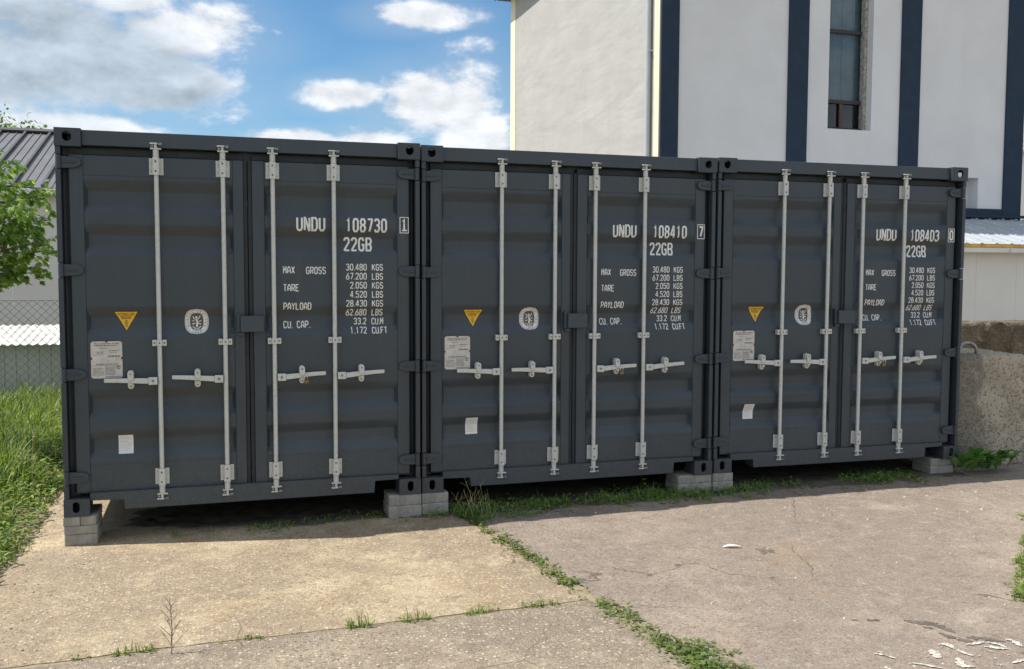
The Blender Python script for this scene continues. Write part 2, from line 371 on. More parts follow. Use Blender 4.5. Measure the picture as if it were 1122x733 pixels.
def blotch(mb, pts, dz, seed, n=26):
    P = [Vector((a, b, 0)) for a, b, w in pts]; L = [0]
    for a, b in zip(P, P[1:]): L.append(L[-1] + (b - a).length)
    rows = []
    for k in range(n + 1):
        s = L[-1] * k / n
        i = max(j for j in range(len(L) - 1) if L[j] <= s + 1e-9); t = (s - L[i]) / (L[i + 1] - L[i])
        p = P[i].lerp(P[i + 1], t); w = pts[i][2] * (1 - t) + pts[i + 1][2] * t
        d = (P[min(i + 1, len(P) - 1)] - P[i]).normalized(); nn = Vector((-d.y, d.x, 0))
        env = min(1, 0.25 + 3.2 * min(k, n - k) / n) * (0.8 if dz > 0.004 else 1.0)
        wl = w * env * (0.9 + 1.1 * mnoise.noise(Vector((s * 40, seed, 0)))); wr = w * env * (0.9 + 1.1 * mnoise.noise(Vector((s * 40, seed, 7))))
        a = p + nn * max(wl, 0.002); b = p - nn * max(wr, 0.002)
        rows.append([(a.x, a.y, gz(a.x, a.y) + dz), (b.x, b.y, gz(b.x, b.y) + dz)])
    mb.grid(rows)
mb = MB()
for k, p in enumerate(TAR): blotch(mb, p, 0.0025, 30 + k)
tag(mb.build('tar_marks', M_tar), kind='structure')
mb = MB()
for k, p in enumerate(PAINT): blotch(mb, p, 0.005, 60 + k)
for k in range(14):
    x = rnd.uniform(4.0, 4.75); y = rnd.uniform(-3.5, -3.15); a = rnd.uniform(0, 6.28); l = rnd.uniform(0.008, 0.02)
    blotch(mb, [(x, y, 0.005), (x + math.cos(a) * l, y + math.sin(a) * l, 0.005)], 0.005, 90 + k, 6)
tag(mb.build('paint_marks', M_paintmark), kind='structure')

# ------------------------------------------------------------------ shipping containers
CW, CH, CD = 2.438, 2.591, 6.058
cx = lambda x: 0.993 + (x - 0.993) * 1.009          # photo measurement on the casting plane -> door plane
cz = lambda z: 1.648 + (z - 1.648) * 1.009
YD = 0.055                                          # door face behind the casting face
CORR = [(cz(2.258), cz(2.03)), (cz(1.965), cz(1.757)), (cz(1.412), cz(1.207)), (cz(0.861), cz(0.647)), (cz(0.576), cz(0.367))]
DEP, SL = 0.038, 0.074
def yprof(z):
    for t, b in CORR:
        if b <= z <= t:
            q = max(0, min(1, (t - z) / SL, (z - b) / SL)); q = 0.75 * q + 0.25 * q * q * (3 - 2 * q)      # rolled, not sharp
            return YD + 0.004 + DEP * q
    return YD + 0.004
LD = (0.077, 1.190); RD = (1.250, 2.363)            # door leaves
LP = (0.165, 1.120); RP = (1.333, 2.276)            # corrugated fields
def ysurf(x, z):
    for a, b in (LP, RP):
        if a < x < b:
            e = max(0, min(1, (x - a - 0.001) / 0.02, (b - 0.001 - x) / 0.02))
            y = yprof(z); fl = YD + 0.004
            return fl + (y - fl) * e
    return YD
def holed_face(mb, o, U, V, N, w, h, hw, hh, rdep=0.022, seg=28, cu=None, cv_=None):
    """rectangle w x h with a rounded slot hole (half sizes hw, hh), and the tube behind it"""
    cu = w / 2 if cu is None else cu; cv_ = h / 2 if cv_ is None else cv_
    o = Vector(o); U = Vector(U); V = Vector(V); N = Vector(N)
    r = min(hw, hh); inner = []; outer = []
    for k in range(seg):
        th = 2 * math.pi * (k + 0.5) / seg; c, s = math.cos(th), math.sin(th)
        iu = r * c + math.copysign(hw - r, c); iv = r * s + math.copysign(hh - r, s)
        inner.append((cu + iu, cv_ + iv))
        t = 1e9
        if c > 1e-6: t = min(t, (w - cu) / c)
        if c < -1e-6: t = min(t, -cu / c)
        if s > 1e-6: t = min(t, (h - cv_) / s)
        if s < -1e-6: t = min(t, -cv_ / s)
        outer.append((cu + c * t, cv_ + s * t))
    P = lambda uv, d=0: tuple(o + U * uv[0] + V * uv[1] - N * d)
    for k in range(seg):
        a, b = k, (k + 1) % seg
        oa, ob = outer[a], outer[b]
        mid = [ob]
        # corner insertion
        on = lambda p: (abs(p[0]) < 1e-6, abs(p[0] - w) < 1e-6, abs(p[1]) < 1e-6, abs(p[1] - h) < 1e-6)
        if not any(x and y for x, y in zip(on(oa), on(ob))):
            cc = (0 if (on(oa)[0] or on(ob)[0]) else w, 0 if (on(oa)[2] or on(ob)[2]) else h); mb.poly([P(inner[a]), P(oa), P(cc), P(ob), P(inner[b])])
        else: mb.poly([P(inner[a]), P(oa), P(ob), P(inner[b])])
        mb.quad(P(inner[a]), P(inner[b]), P(inner[b], rdep), P(inner[a], rdep))
def casting(x0, y0, z0, xs_, ys_, zs_):
    """corner casting; xs_ etc. = +1 if outer side is the high side"""
    w, d, h = 0.162, 0.178, 0.118
    mb = MB(); X0, X1 = x0, x0 + w; Y0, Y1 = y0, y0 + d; Z0, Z1 = z0, z0 + h
    yf, yb = (Y1, Y0) if ys_ > 0 else (Y0, Y1)
    low = zs_ < 0
    holed_face(mb, (X0, yf, Z0), (1, 0, 0), (0, 0, 1), (0, ys_, 0), w, h, 0.021 if low else 0.028, 0.037 if low else 0.032, cu=w / 2 + 0.004 * xs_, cv_=h / 2 + (0.002 if low else 0.004))
    mb.quad((X0, yb, Z0), (X1, yb, Z0), (X1, yb, Z1), (X0, yb, Z1))
    xo, xi = (X1, X0) if xs_ > 0 else (X0, X1)
    holed_face(mb, (xo, Y0, Z0), (0, 1, 0), (0, 0, 1), (xs_, 0, 0), d, h, 0.038, 0.026)
    mb.quad((xi, Y0, Z0), (xi, Y1, Z0), (xi, Y1, Z1), (xi, Y0, Z1))
    zo, zi = (Z1, Z0) if zs_ > 0 else (Z0, Z1)
    holed_face(mb, (X0, Y0, zo), (1, 0, 0), (0, 1, 0), (0, 0, zs_), w, d, 0.03, 0.055)
    mb.quad((X0, Y0, zi), (X1, Y0, zi), (X1, Y1, zi), (X0, Y1, zi))
    return mb
def weld(o, dist=0.0006):
    import bmesh
    bm = bmesh.new(); bm.from_mesh(o.data); bmesh.ops.remove_doubles(bm, verts=bm.verts, dist=dist); bm.to_mesh(o.data); bm.free()

# --- stencil letters: strokes on a 4 x 6 grid
GL = {
 '0': [[(1, 0), (3, 0), (4, 1), (4, 5), (3, 6), (1, 6), (0, 5), (0, 1), (1, 0)]],
 '1': [[(0.9, 4.9), (2.1, 5.85), (2.1, 0)]],
 '2': [[(0, 4.7), (0.2, 5.4), (1, 6), (3, 6), (3.8, 5.4), (4, 4.7), (3.9, 3.9), (0.1, 0.25), (0.3, 0), (4.2, 0)]],
 '3': [[(0, 5), (1, 6), (3, 6), (4, 5), (4, 4), (3.1, 3.1), (4, 2.2), (4, 1), (3, 0), (1, 0), (0, 1)], [(1.4, 3.1), (2.9, 3.1)]],
 '4': [[(3, 0), (3, 6), (2.6, 6), (0, 2), (0.1, 1.5), (2.7, 1.5)], [(3.3, 1.5), (4.3, 1.5)]],
 '5': [[(3.9, 6), (0.3, 6), (0.2, 3.5), (3, 3.6), (4, 2.7), (4, 1), (3, 0), (1, 0), (0, 1)]],
 '6': [[(3.6, 6), (2.6, 5.6), (0.4, 3), (0, 2.2), (0, 1), (1, 0), (3, 0), (4, 1), (4, 2.5), (3, 3.5), (1.0, 3.4)]],
 '7': [[(0, 6), (4, 6), (4, 5.4), (1.6, 0)]],
 '8': [[(1, 3.2), (0.1, 4), (0.1, 5.1), (1, 6), (3, 6), (3.9, 5.1), (3.9, 4), (3, 3.2), (1, 3.2)], [(1, 2.85), (0, 2.1), (0, 0.9), (1, 0), (3, 0), (4, 0.9), (4, 2.1), (3, 2.85)]],
 '.': [[(0.5, -0.35), (0.5, 0.35)]],
 'U': [[(0, 6), (0, 1), (1, 0), (3, 0), (4, 1), (4, 6)]],
 'N': [[(0, 0), (0, 6), (0.5, 6), (3.5, 0), (4, 0), (4, 6)]],
 'D': [[(0, 0), (2.8, 0), (4, 1.2), (4, 4.8), (2.8, 6), (0, 6), (0, 0)]],
 'G': [[(4, 4.8), (3, 6), (1, 6), (0, 5), (0, 1), (1, 0), (3, 0), (4, 1), (4, 2.8), (2.2, 2.8)]],
 'B': [[(0, 0), (3, 0), (4, 0.9), (4, 2.2), (3, 3.1), (4, 4), (4, 5.1), (3, 6), (0, 6), (0, 0)], [(0.45, 3.1), (2.7, 3.1)]],
 'M': [[(0, 0), (0, 6), (0.4, 6), (2, 2.6), (3.6, 6), (4, 6), (4, 0)]],
 'A': [[(0, 0), (0, 3.9), (1.6, 6), (2.4, 6), (4, 3.9), (4, 0)], [(0.45, 2.1), (3.55, 2.1)]],
 'X': [[(0, 6), (4, 0)], [(4, 6), (2.2, 3.35)], [(1.8, 2.65), (0, 0)]],
 'R': [[(0, 0), (0, 6), (3, 6), (4, 5), (4, 3.7), (3, 2.8), (0.45, 2.8)], [(2.3, 2.4), (4, 0)]],
 'O': [[(1, 0), (3, 0), (4, 1), (4, 5), (3, 6), (1, 6), (0, 5), (0, 1), (1, 0)]],
 'S': [[(4, 5), (3, 6), (1, 6), (0, 5), (0, 4), (1, 3.1), (3, 3), (4, 2.1), (4, 1), (3, 0), (1, 0), (0, 1)]],
 'T': [[(0, 6), (4, 6)], [(2, 5.55), (2, 0)]],
 'E': [[(4, 6), (0, 6), (0, 0), (4, 0)], [(0.45, 3.1), (3.2, 3.1)]],
 'P': [[(0, 0), (0, 6), (3, 6), (4, 5), (4, 3.6), (3, 2.6), (0.45, 2.6)]],
 'Y': [[(0, 6), (2, 3), (4, 6)], [(2, 2.5), (2, 0)]],
 'L': [[(0, 6), (0, 0), (4, 0)]],
 'C': [[(4, 4.8), (3, 6), (1, 6), (0, 5), (0, 1), (1, 0), (3, 0), (4, 1.2)]],
 'K': [[(0, 0), (0, 6)], [(4, 6), (0.5, 3.0)], [(1.7, 3.4), (4, 0)]],
 'F': [[(4, 6), (0, 6), (0, 0)], [(0.45, 3.1), (3.2, 3.1)]],
 'I': [[(2, 0), (2, 6)]], 'V': [[(0, 6), (2, 0), (4, 6)]],
}
def ribbon(pts, t):
    """mitred flat stroke: left and right outlines"""
    P = [Vector((a, b)) for a, b in pts]; closed = (P[0] - P[-1]).length < 1e-6
    if closed: P = P[:-1]
    n = len(P); Lf = []; Rt = []
    for k in range(n):
        d1 = (P[k] - P[k - 1]).normalized() if (k > 0 or closed) else None
        d2 = (P[(k + 1) % n] - P[k]).normalized() if (k < n - 1 or closed) else None
        if d1 is None: d1 = d2
        if d2 is None: d2 = d1
        n1 = Vector((-d1.y, d1.x)); n2 = Vector((-d2.y, d2.x)); m = (n1 + n2)
        m = m.normalized() if m.length > 1e-4 else n1
        k_ = t / 2 / max(0.45, m.dot(n1))
        Lf.append(P[k] + m * k_); Rt.append(P[k] - m * k_)
    if closed: Lf.append(Lf[0]); Rt.append(Rt[0])
    return Lf, Rt
def text_strokes(mb, s, x, ztop, h, w, adv, surf, th=0.15, eps=0.0024, sub=0.005, slant=0.0):
    """lay the string so that glyph boxes start at x, top at ztop; follow the steel"""
    u = w / 4.0; v = h / 6.0; T = th * h; k = 0
    for ch in s:
        if ch == ' ': x += adv * 0.9; continue
        for st in GL[ch]:
            pts = [(x + a * u + T / 2 * 0, ztop - h + b * v) for a, b in st]
            Lf, Rt = ribbon(pts, T); rows = []
            for i in range(len(Lf) - 1):
                m = max(1, int(math.ceil(max((Lf[i + 1] - Lf[i]).length, (Rt[i + 1] - Rt[i]).length) / sub)))
                for q in range(m + (1 if i == len(Lf) - 2 else 0)):
                    a = Lf[i].lerp(Lf[i + 1], q / m); b = Rt[i].lerp(Rt[i + 1], q / m)
                    e = eps + 0.00025 * (k % 3)
                    rows.append([(a.x + slant * (a.y - ztop), surf(a.x, a.y) - e, a.y), (b.x + slant * (b.y - ztop), surf(b.x, b.y) - e, b.y)])
            mb.grid(rows); k += 1
        x += adv * (0.42 if ch == '.' else 1.0)
    return x
def text_w(s, adv): return sum(adv * (0.42 if c == '.' else 0.9 if c == ' ' else 1.0) for c in s)

def conform(mb, outline_rows, eps, surf=ysurf):
    """rows of (x0,x1,z) -> strip following the steel"""
    rows = []
    for x0, x1, z in outline_rows:
        rows.append([(x0 + (x1 - x0) * k / 8, surf(x0 + (x1 - x0) * k / 8, z) - eps, z) for k in range(9)])
    mb.grid(rows)
def superrow(cx_, cz_, rx, rz, n=26, p=2.6):
    o = []
    for k in range(n + 1):
        z = cz_ - rz + 2 * rz * k / n; t = min(1, abs(z - cz_) / rz); w = rx * (1 - t ** p) ** (1 / p)
        o.append((cx_ - max(w, 0.0005), cx_ + max(w, 0.0005), z))
    return o

def side_wall_mb(xo, sgn):
    """corrugated side sheet (vertical trapezoid ribs)"""
    pts = []; y = 0.13; pit = 0.278
    while y < CD - 0.14:
        for dy, dd in ((0, 0), (0.07, 0), (0.138, 0.036), (0.208, 0.036)):
            if y + dy < CD - 0.12: pts.append((xo - sgn * (0.012 + dd), y + dy))
        y += pit
    pts.append((xo - sgn * 0.012, CD - 0.12))
    mb = MB(); mb.grid([[(x, y_, z) for x, y_ in pts] for z in (0.155, 2.50)]); return mb

def make_container():
    root = empty('shipping_container', (0, 0, 0.2), '', 'container')
    B = dict(bevel=0.003)
    # castings
    for ix in (0, 1):
        for iy in (0, 1):
            for iz in (0, 1):
                mb = casting(0 if ix == 0 else CW - 0.162, 0 if iy == 0 else CD - 0.178, 0 if iz == 0 else CH - 0.118, ix * 2 - 1, iy * 2 - 1, iz * 2 - 1)
                o = mb.build('corner_casting', M_paintd, root); weld(o)
                import bmesh
                bm = bmesh.new(); bm.from_mesh(o.data); bmesh.ops.recalc_face_normals(bm, faces=bm.faces); bm.to_mesh(o.data); bm.free()
                md = o.modifiers.new('bevel', 'BEVEL'); md.width = 0.005; md.segments = 2; md.limit_method = 'ANGLE'; md.angle_limit = R(60)
    # posts (J section in front)
    for s in (0, 1):
        mx = (lambda x: x) if s == 0 else (lambda x: CW - x)
        mb = MB(); hz = [2.37, 1.658, 0.957, 0.257]
        zs_ = [0.118] + sum([[h - 0.05, h + 0.05] for h in sorted(hz)], []) + [CH - 0.118]
        a, b = sorted((mx(0.002), mx(0.034)))
        for k in range(0, len(zs_), 2): mb.box(a, b, 0.012, 0.055, zs_[k], zs_[k + 1])
        a, b = sorted((mx(0.003), mx(0.030))); mb.box(a, b, 0.056, 0.17, 0.118, CH - 0.118)
        a, b = sorted((mx(0.031), mx(0.095))); mb.box(a, b, 0.115, 0.168, 0.118, CH - 0.118)
        mb.build('corner_post', M_paintd, root, **B)
        mb = MB(); a, b = sorted((mx(0.003), mx(0.12))); mb.box(a, b, CD - 0.15, CD - 0.01, 0.118, CH - 0.118)
        mb.build('corner_post', M_paintd, root, **B)
        side_wall_mb(0 if s == 0 else CW, -1 if s == 0 else 1).build('side_panel', M_paint, root)
        mb = MB(); a, b = sorted((mx(0.004), mx(0.06))); mb.box(a, b, 0.178, CD - 0.178, CH - 0.075, CH - 0.012); mb.build('top_rail', M_paintd, root, **B)
        mb = MB(); a, b = sorted((mx(0.008), mx(0.06))); mb.box(a, b, 0.178, CD - 0.178, 0.02, 0.157); mb.build('bottom_rail', M_paintd, root, **B)
    # header and sill
    mb = MB(); mb.box(0.163, CW - 0.163, 0.030, 0.16, cz(2.478), CH - 0.006)
    mb.box(0.035, CW - 0.035, 0.118, 0.165, cz(2.40), cz(2.477)); mb.build('header', M_paint, root, **B)
    mb = MB()
    pts = [(0.163, 0.150), (0.163, 0.098), (0.375, 0.094), (0.382, 0.026), (CW - 0.345, 0.026), (CW - 0.338, 0.112), (CW - 0.163, 0.116), (CW - 0.163, 0.150)]
    mb.prism(pts, 'y', 0.022, 0.16)
    mb.build('door_sill', M_paint, root, recalc=True, bevel=0.003)
    mb = MB(); mb.box(0.061, CW - 0.061, 0.165, CD - 0.05, 0.158, 0.185); mb.build('floor', M_dark, root)
    mb = MB(); n = 40
    rows = []
    for k in range(n * 4 + 1):
        y = 0.16 + (CD - 0.3) * k / (n * 4); zz = CH - 0.022 - (0.012 if (k // 2) % 2 else 0)
        rows.append([(0.061, y, zz), (CW - 0.061, y, zz)])
    mb.grid(rows); mb.build('roof_panel', M_paint, root)
    mb = MB(); pts = []; x = 0.12
    while x < CW - 0.13:
        for dx, dd in ((0, 0), (0.07, 0), (0.11, 0.036), (0.18, 0.036)): pts.append((min(x + dx, CW - 0.12), CD - 0.02 - dd))
        x += 0.25
    mb.grid([[(a, b, z) for a, b in pts] for z in (0.02, CH - 0.02)]); mb.build('rear_panel', M_paint, root)
    # doors
    zb, zt = cz(0.160), cz(2.418)
    pz0, pz1 = cz(0.345), cz(2.285)
    for (d0, d1), (p0, p1), left in ((LD, LP, True), (RD, RP, False)):
        mb = MB()
        mb.box(d0, p0, YD, 0.112, zb, zt); mb.box(p1, d1, YD, 0.112, zb, zt)
        mb.box(p0, p1, YD + 0.0015, 0.112, pz1, zt - 0.0015); mb.box(p0, p1, YD + 0.0015, 0.112, zb + 0.0015, pz0)
        door = mb.build('door', M_paint, root, bevel=0.004)
        zl = [pz0]
        for t, b_ in sorted(CORR, key=lambda q: q[1]): zl += [b_ - 0.005] + [b_ + SL * k / 8 for k in range(9)] + [b_ + SL + 0.005, t - SL - 0.005] + [t - SL * k / 8 for k in range(8, -1, -1)] + [t + 0.005]
        zl.append(pz1)
        xl = [p0, p0 + 0.001, p0 + 0.021] + [p0 + 0.021 + (p1 - p0 - 0.042) * k / 6 for k in range(1, 6)] + [p1 - 0.021, p1 - 0.001, p1]
        mb = MB(); mb.grid([[(x, ysurf(x, z), z) for x in xl] for z in zl])
        pn = mb.build('door_panel', M_paint, door, smooth='auto', angle=50)
        # rubber gasket round the leaf
        mb = MB()
        xo = (0.036, d0) if left else (d1, CW - 0.036)
        xi = (1.190, 1.2165) if left else (1.2215, 1.250)
        parts('gasket', [(xo[0] + 0.018, xo[1] - 0.001, 0.092, 0.112, zb, zt), (xi[0], xi[1], 0.066, 0.100, zb - 0.005, zt + 0.008),
            (d0, d1, 0.072, 0.110, zt + 0.001, cz(2.462)), (d0, d1, 0.060, 0.110, cz(0.151), zb - 0.001)], M_rubber, door, bevel=0.004)
        for h in (2.37, 1.658, 0.957, 0.257):
            mx = (lambda x: x) if left else (lambda x: CW - x)
            mb = MB(); hh = 0.039
            # blade: tapers to a rounded tip on the door strip
            pts = [(mx(0.010), h - hh), (mx(0.055), h - hh), (mx(0.100), h - hh * 0.94), (mx(0.134), h - hh * 0.78), (mx(0.152), h - hh * 0.50), (mx(0.157), h), (mx(0.152), h + hh * 0.50), (mx(0.134), h + hh * 0.78), (mx(0.100), h + hh * 0.94), (mx(0.055), h + hh), (mx(0.010), h + hh)]
            mb.prism(pts, 'y', 0.030, YD - 0.001)
            mb.tube([(mx(0.019), 0.026, h - 0.046), (mx(0.019), 0.026, h + 0.046)], 0.0175, 14)
            pts = [(mx(0.040), h - 0.007), (mx(0.125), h - 0.004), (mx(0.125), h + 0.004), (mx(0.040), h + 0.007)]
            mb.prism(pts, 'y', 0.022, 0.029)
            mb.build('hinge', M_paintd, door, recalc=True, bevel=0.003)
        door['left'] = left
        del door['left']
    # locking gear
    YR = 0.026; rods = [0.627, 1.055, 1.386, 1.806]
    for k, rx in enumerate(rods):
        x = cx(rx) if k < 2 else cx(rx); sg = -1 if k < 2 else 1
        mb = MB(); mb.tube([(x, YR, cz(0.135)), (x, YR, cz(2.480))], 0.0155, 16)
        bar = mb.build('locking_bar', M_galv, root, smooth='auto', angle=40)
        for zc, upw in ((cz(2.354), 1), (cz(0.248), -1)):
            mb = MB()
            for q in (-1, 1):
                a, b = sorted((x + q * 0.0215, x + q * 0.046)); mb.box(a, b, YD - 0.007, YD - 0.0015, zc - 0.056, zc + 0.056)
                mb.tube([(x + q * 0.034, YD - 0.012, zc + 0.03), (x + q * 0.034, YD - 0.006, zc + 0.03)], 0.006, 8)
                mb.tube([(x + q * 0.034, YD - 0.012, zc - 0.03), (x + q * 0.034, YD - 0.006, zc - 0.03)], 0.006, 8)
                a, b = sorted((x + q * 0.0185, x + q * 0.0225)); mb.box(a, b, 0.004, YD - 0.0015, zc - 0.058, zc + 0.058)
            mb.box(x - 0.0184, x + 0.0184, 0.0035, 0.0085, zc - 0.060, zc + 0.060)
            br = mb.build('bar_bracket', M_galv, bar, bevel=0.0025)
            for q in (-0.033, 0.033): MB().tube([(x - 0.002, 0.0005, zc + q), (x - 0.002, 0.0034, zc + q)], 0.0052, 10).build('rivet', M_dark, br)
            # collar, cam and keeper
            mb = MB(); z1 = zc + upw * 0.062; z2 = zc + upw * 0.112
            mb.tube([(x, YR, z1), (x, YR, z2)], 0.0195, 14)
            mb.box(x - 0.034, x + 0.036, 0.003, 0.028, min(z2, z2 + upw * 0.009), max(z2, z2 + upw * 0.009))
            mb.box(x - 0.009, x + 0.007, 0.006, 0.020, min(z2 + upw * .009, z2 + upw * .034), max(z2 + upw * .009, z2 + upw * .034))
            mb.box(x - 0.036, x + 0.012, 0.000, 0.019, min(z2 + upw * .034, z2 + upw * .043), max(z2 + upw * .034, z2 + upw * .043))
            mb.build('cam', M_galv, bar, bevel=0.002)
            parts('cam_keeper', [(x + 0.016, x + 0.040, 0.002, 0.0215, min(z2 + upw * .028, z2 + upw * .044), max(z2 + upw * .028, z2 + upw * .044)),
                (x - 0.030, x - 0.014, 0.006, 0.0215, min(z2 + upw * .014, z2 + upw * .030), max(z2 + upw * .014, z2 + upw * .030))], M_galv_dark, bar, bevel=0.002)
        zc = cz(1.167); mb = MB()
        for q in (-1, 1):
            a, b = sorted((x + q * 0.020, x + q * 0.046)); mb.box(a, b, 0.012, YD - 0.0015, zc - 0.021, zc + 0.021)
        mb.box(x - 0.0195, x + 0.0195, 0.004, 0.0092, zc - 0.021, zc + 0.021)
        gd = mb.build('bar_guide', M_galv, bar, bevel=0.003)
        for q in (-0.033, 0, 0.033): MB().tube([(x + q, 0.0005 if q == 0 else 0.0095, zc), (x + q, 0.0038 if q == 0 else 0.0118, zc)], 0.0048, 8).build('rivet', M_dark, gd)
        # handle: hub plate + tapering flattened lever
        zc = cz(0.912); mb = MB(); hub = x + sg * 0.046
        a, b = sorted((x + sg * 0.0175, x + sg * 0.076)); mb.box(a, b, -0.003, 0.020, zc - 0.027, zc + 0.025)
        lift = 0.022 if k >= 2 else 0.014
        pr = [(0.0765, 0.019, 0.000), (0.13, 0.0185, 0.25), (0.21, 0.016, 0.6), (0.28, 0.0145, 0.85), (0.355, 0.0135, 1.0)]
        up_ = [(x + sg * d, zc + lift * f + hw) for d, hw, f in pr]; dn = [(x + sg * d, zc + lift * f - hw) for d, hw, f in pr]
        mb.prism(up_ + dn[::-1], 'y', 0.000, 0.014)
        hd = mb.build('handle', M_galv, bar, recalc=True, bevel=0.004)
        mb = MB(); mb.tube([(hub, -0.007, zc), (hub, -0.0035, zc)], 0.009, 10); mb.build('pivot_bolt', M_galv_dark, hd, smooth='auto')
        xr = x + sg * 0.188; zr = zc + lift * 0.55; mb = MB()
        def pill(cz_, hw, h0, h1, y0, y1):
            pts = []
            for q in range(9): th = math.pi * q / 8; pts.append((xr + hw * math.cos(th), h1 - hw + hw * math.sin(th)))
            for q in range(9): th = math.pi + math.pi * q / 8; pts.append((xr + hw * math.cos(th), h0 + hw + hw * math.sin(th)))
            mb.prism(pts, 'y', y0, y1)
        pill(0, 0.020, zr - 0.062, zr + 0.066, 0.0145, YD - 0.001)
        pill(0, 0.019, zr - 0.004, zr + 0.064, -0.012, -0.001)
        mb.box(xr - 0.017, xr + 0.017, -0.0105, 0.0144, zr + 0.021, zr + 0.045)
        mb.box(xr - 0.010, xr + 0.010, -0.018, 0.0144, zr - 0.034, zr - 0.020)
        rt = mb.build('handle_retainer', M_galv, bar, recalc=True, bevel=0.003)
        MB().tube([(xr, -0.0155, zr + 0.043), (xr, -0.0125, zr + 0.043)], 0.0065, 10).build('pivot_bolt', M_galv_dark, rt, smooth='auto'); MB().tube([(xr, 0.0105, zr - 0.045), (xr, 0.0142, zr - 0.045)], 0.006, 10).build('pivot_bolt', M_galv_dark, rt, smooth='auto')
    # lock box across the gap
    a, b = cx(1.135), cx(1.315); z0, z1 = cz(1.234), cz(1.345)
    mb = MB(); mb.box(a + 0.022, b, -0.002, 0.006, z0, z1); mb.box(a + 0.022, a + 0.027, 0.007, YD - 0.001, z0, z1); mb.box(b - 0.005, b, 0.007, YD - 0.001, z0, z1); mb.box(a + 0.0275, b - 0.0055, 0.0065, YD - 0.003, z1 - 0.005, z1)
    lb = mb.build('lock_box', M_paint, root, bevel=0.004)
    mb = MB(); mb.box(a - 0.003, a + 0.021, 0.020, YD - 0.001, z0 - 0.002, z1 + 0.014); mb.box(a + 0.006, a + 0.05, 0.030, YD - 0.002, z0 - 0.030, z0 - 0.003); mb.build('staple', M_paintd, lb, bevel=0.003)
    mb = MB(); mb.tube([(b + 0.003, 0.030, z0 + 0.030), (b + 0.014, 0.028, z0 + 0.032), (b + 0.017, 0.028, z0 + 0.022), (b + 0.012, 0.03, z0 + 0.012)], 0.003, 6); mb.build('chain_link', M_paintd, lb, smooth=True)
    # warning triangle
    xa, xb, zt_, zb_ = cx(0.336), cx(0.496), cz(1.383), cz(1.243); xc = (xa + xb) / 2
    tri = lambda g: [(xc - (xb - xa) / 2 * (1 - g) * k / 20 - 0.0004, xc + (xb - xa) / 2 * (1 - g) * k / 20 + 0.0004, zb_ + (zt_ - zb_) * (g * 1.15 * 0.55) + (zt_ - zb_) * (1 - g) * k / 20) for k in range(21)]
    mb = MB(); conform(mb, tri(0.0), 0.0012); st = mb.build('warning_sticker', M_black, root)
    mb = MB(); conform(mb, tri(0.10), 0.0020); f = mb.build('sticker_face', M_yellow, st)
    mb = MB()
    text_strokes(mb, 'ATTENTION', xc - 0.052, zt_ - 0.0155, 0.0115, 0.0085, 0.0117, ysurf, 0.17, 0.0028)
    for q, (w_, dz) in enumerate(((0.082, 0.034), (0.072, 0.044), (0.062, 0.053))):
        xx = xc - w_ / 2
        while xx < xc + w_ / 2 - 0.006:
            l = rnd.uniform(0.004, 0.009); conform(mb, [(xx, xx + l, zt_ - dz - 0.0026), (xx, xx + l, zt_ - dz + 0.0026)], 0.0028); xx += l + 0.003
    for w_, dz in ((0.016, 0.067), (0.022, 0.078), (0.016, 0.088), (0.020, 0.098), (0.010, 0.108)):
        conform(mb, [(xc - w_ / 2, xc + w_ / 2, zt_ - dz - 0.002), (xc - w_ / 2, xc + w_ / 2, zt_ - dz + 0.002)], 0.0028)
    mb.build('printed_text', M_black, st)
    # oval inspection seal
    ox, oz, rx_, rz_ = cx(0.868), cz(1.307), 0.079, 0.087
    mb = MB(); conform(mb, superrow(ox, oz, rx_, rz_, 30), 0.0012); sl_ = mb.build('inspection_sticker', M_vinyl, root)
    mb = MB(); conform(mb, superrow(ox, oz, 0.0445, 0.060, 24), 0.0019); mb.build('emblem_field', M_brown, sl_)
    mb = MB()
    # outline ring
    def ring(r1x, r1z, r2x, r2z, n=56, e=0.0022, p=2.5):
        rows = []
        for k in range(n + 1):
            th = 2 * math.pi * k / n; c, s = math.cos(th), math.sin(th)
            q = (abs(c) ** p + abs(s) ** p) ** (-1 / p)
            rows.append([(ox + r1x * c * q, ysurf(ox, oz + r1z * s * q) - e, oz + r1z * s * q), (ox + r2x * c * q, ysurf(ox, oz + r2z * s * q) - e, oz + r2z * s * q)])
        mb.grid(rows)
    ring(0.0735, 0.0815, 0.0715, 0.0795)
    def arc_text(s, a0, a1, top=True):
        nch = len(s)
        for i, ch in enumerate(s):
            if ch == ' ': continue
            th = a0 + (a1 - a0) * i / (nch - 1); px_, pz_ = ox + 0.058 * math.cos(th), oz + 0.070 * math.sin(th)
            ct, st_ = (math.cos(th - math.pi / 2), math.sin(th - math.pi / 2)) if top else (math.cos(th + math.pi / 2), math.sin(th + math.pi / 2))
            for stn in GL[ch]:
                pts = [((a / 4 - .5) * 0.0085, (b / 6 - .5) * 0.0135) for a, b in stn]
                Lf, Rt = ribbon(pts, 0.0017)
                tr = lambda q: (px_ + q.x * ct - q.y * st_, pz_ + q.x * st_ + q.y * ct)
                mb.grid([[(tr(a)[0], ysurf(tr(a)[0], tr(a)[1]) - 0.0024, tr(a)[1]), (tr(b)[0], ysurf(tr(b)[0], tr(b)[1]) - 0.0024, tr(b)[1])] for a, b in zip(Lf, Rt)])
    arc_text('BUREAU VERITAS', R(205), R(-25), True); arc_text('1828', R(245), R(295), False)
    mb.build('printed_text', M_brown, sl_)
    mb = MB()
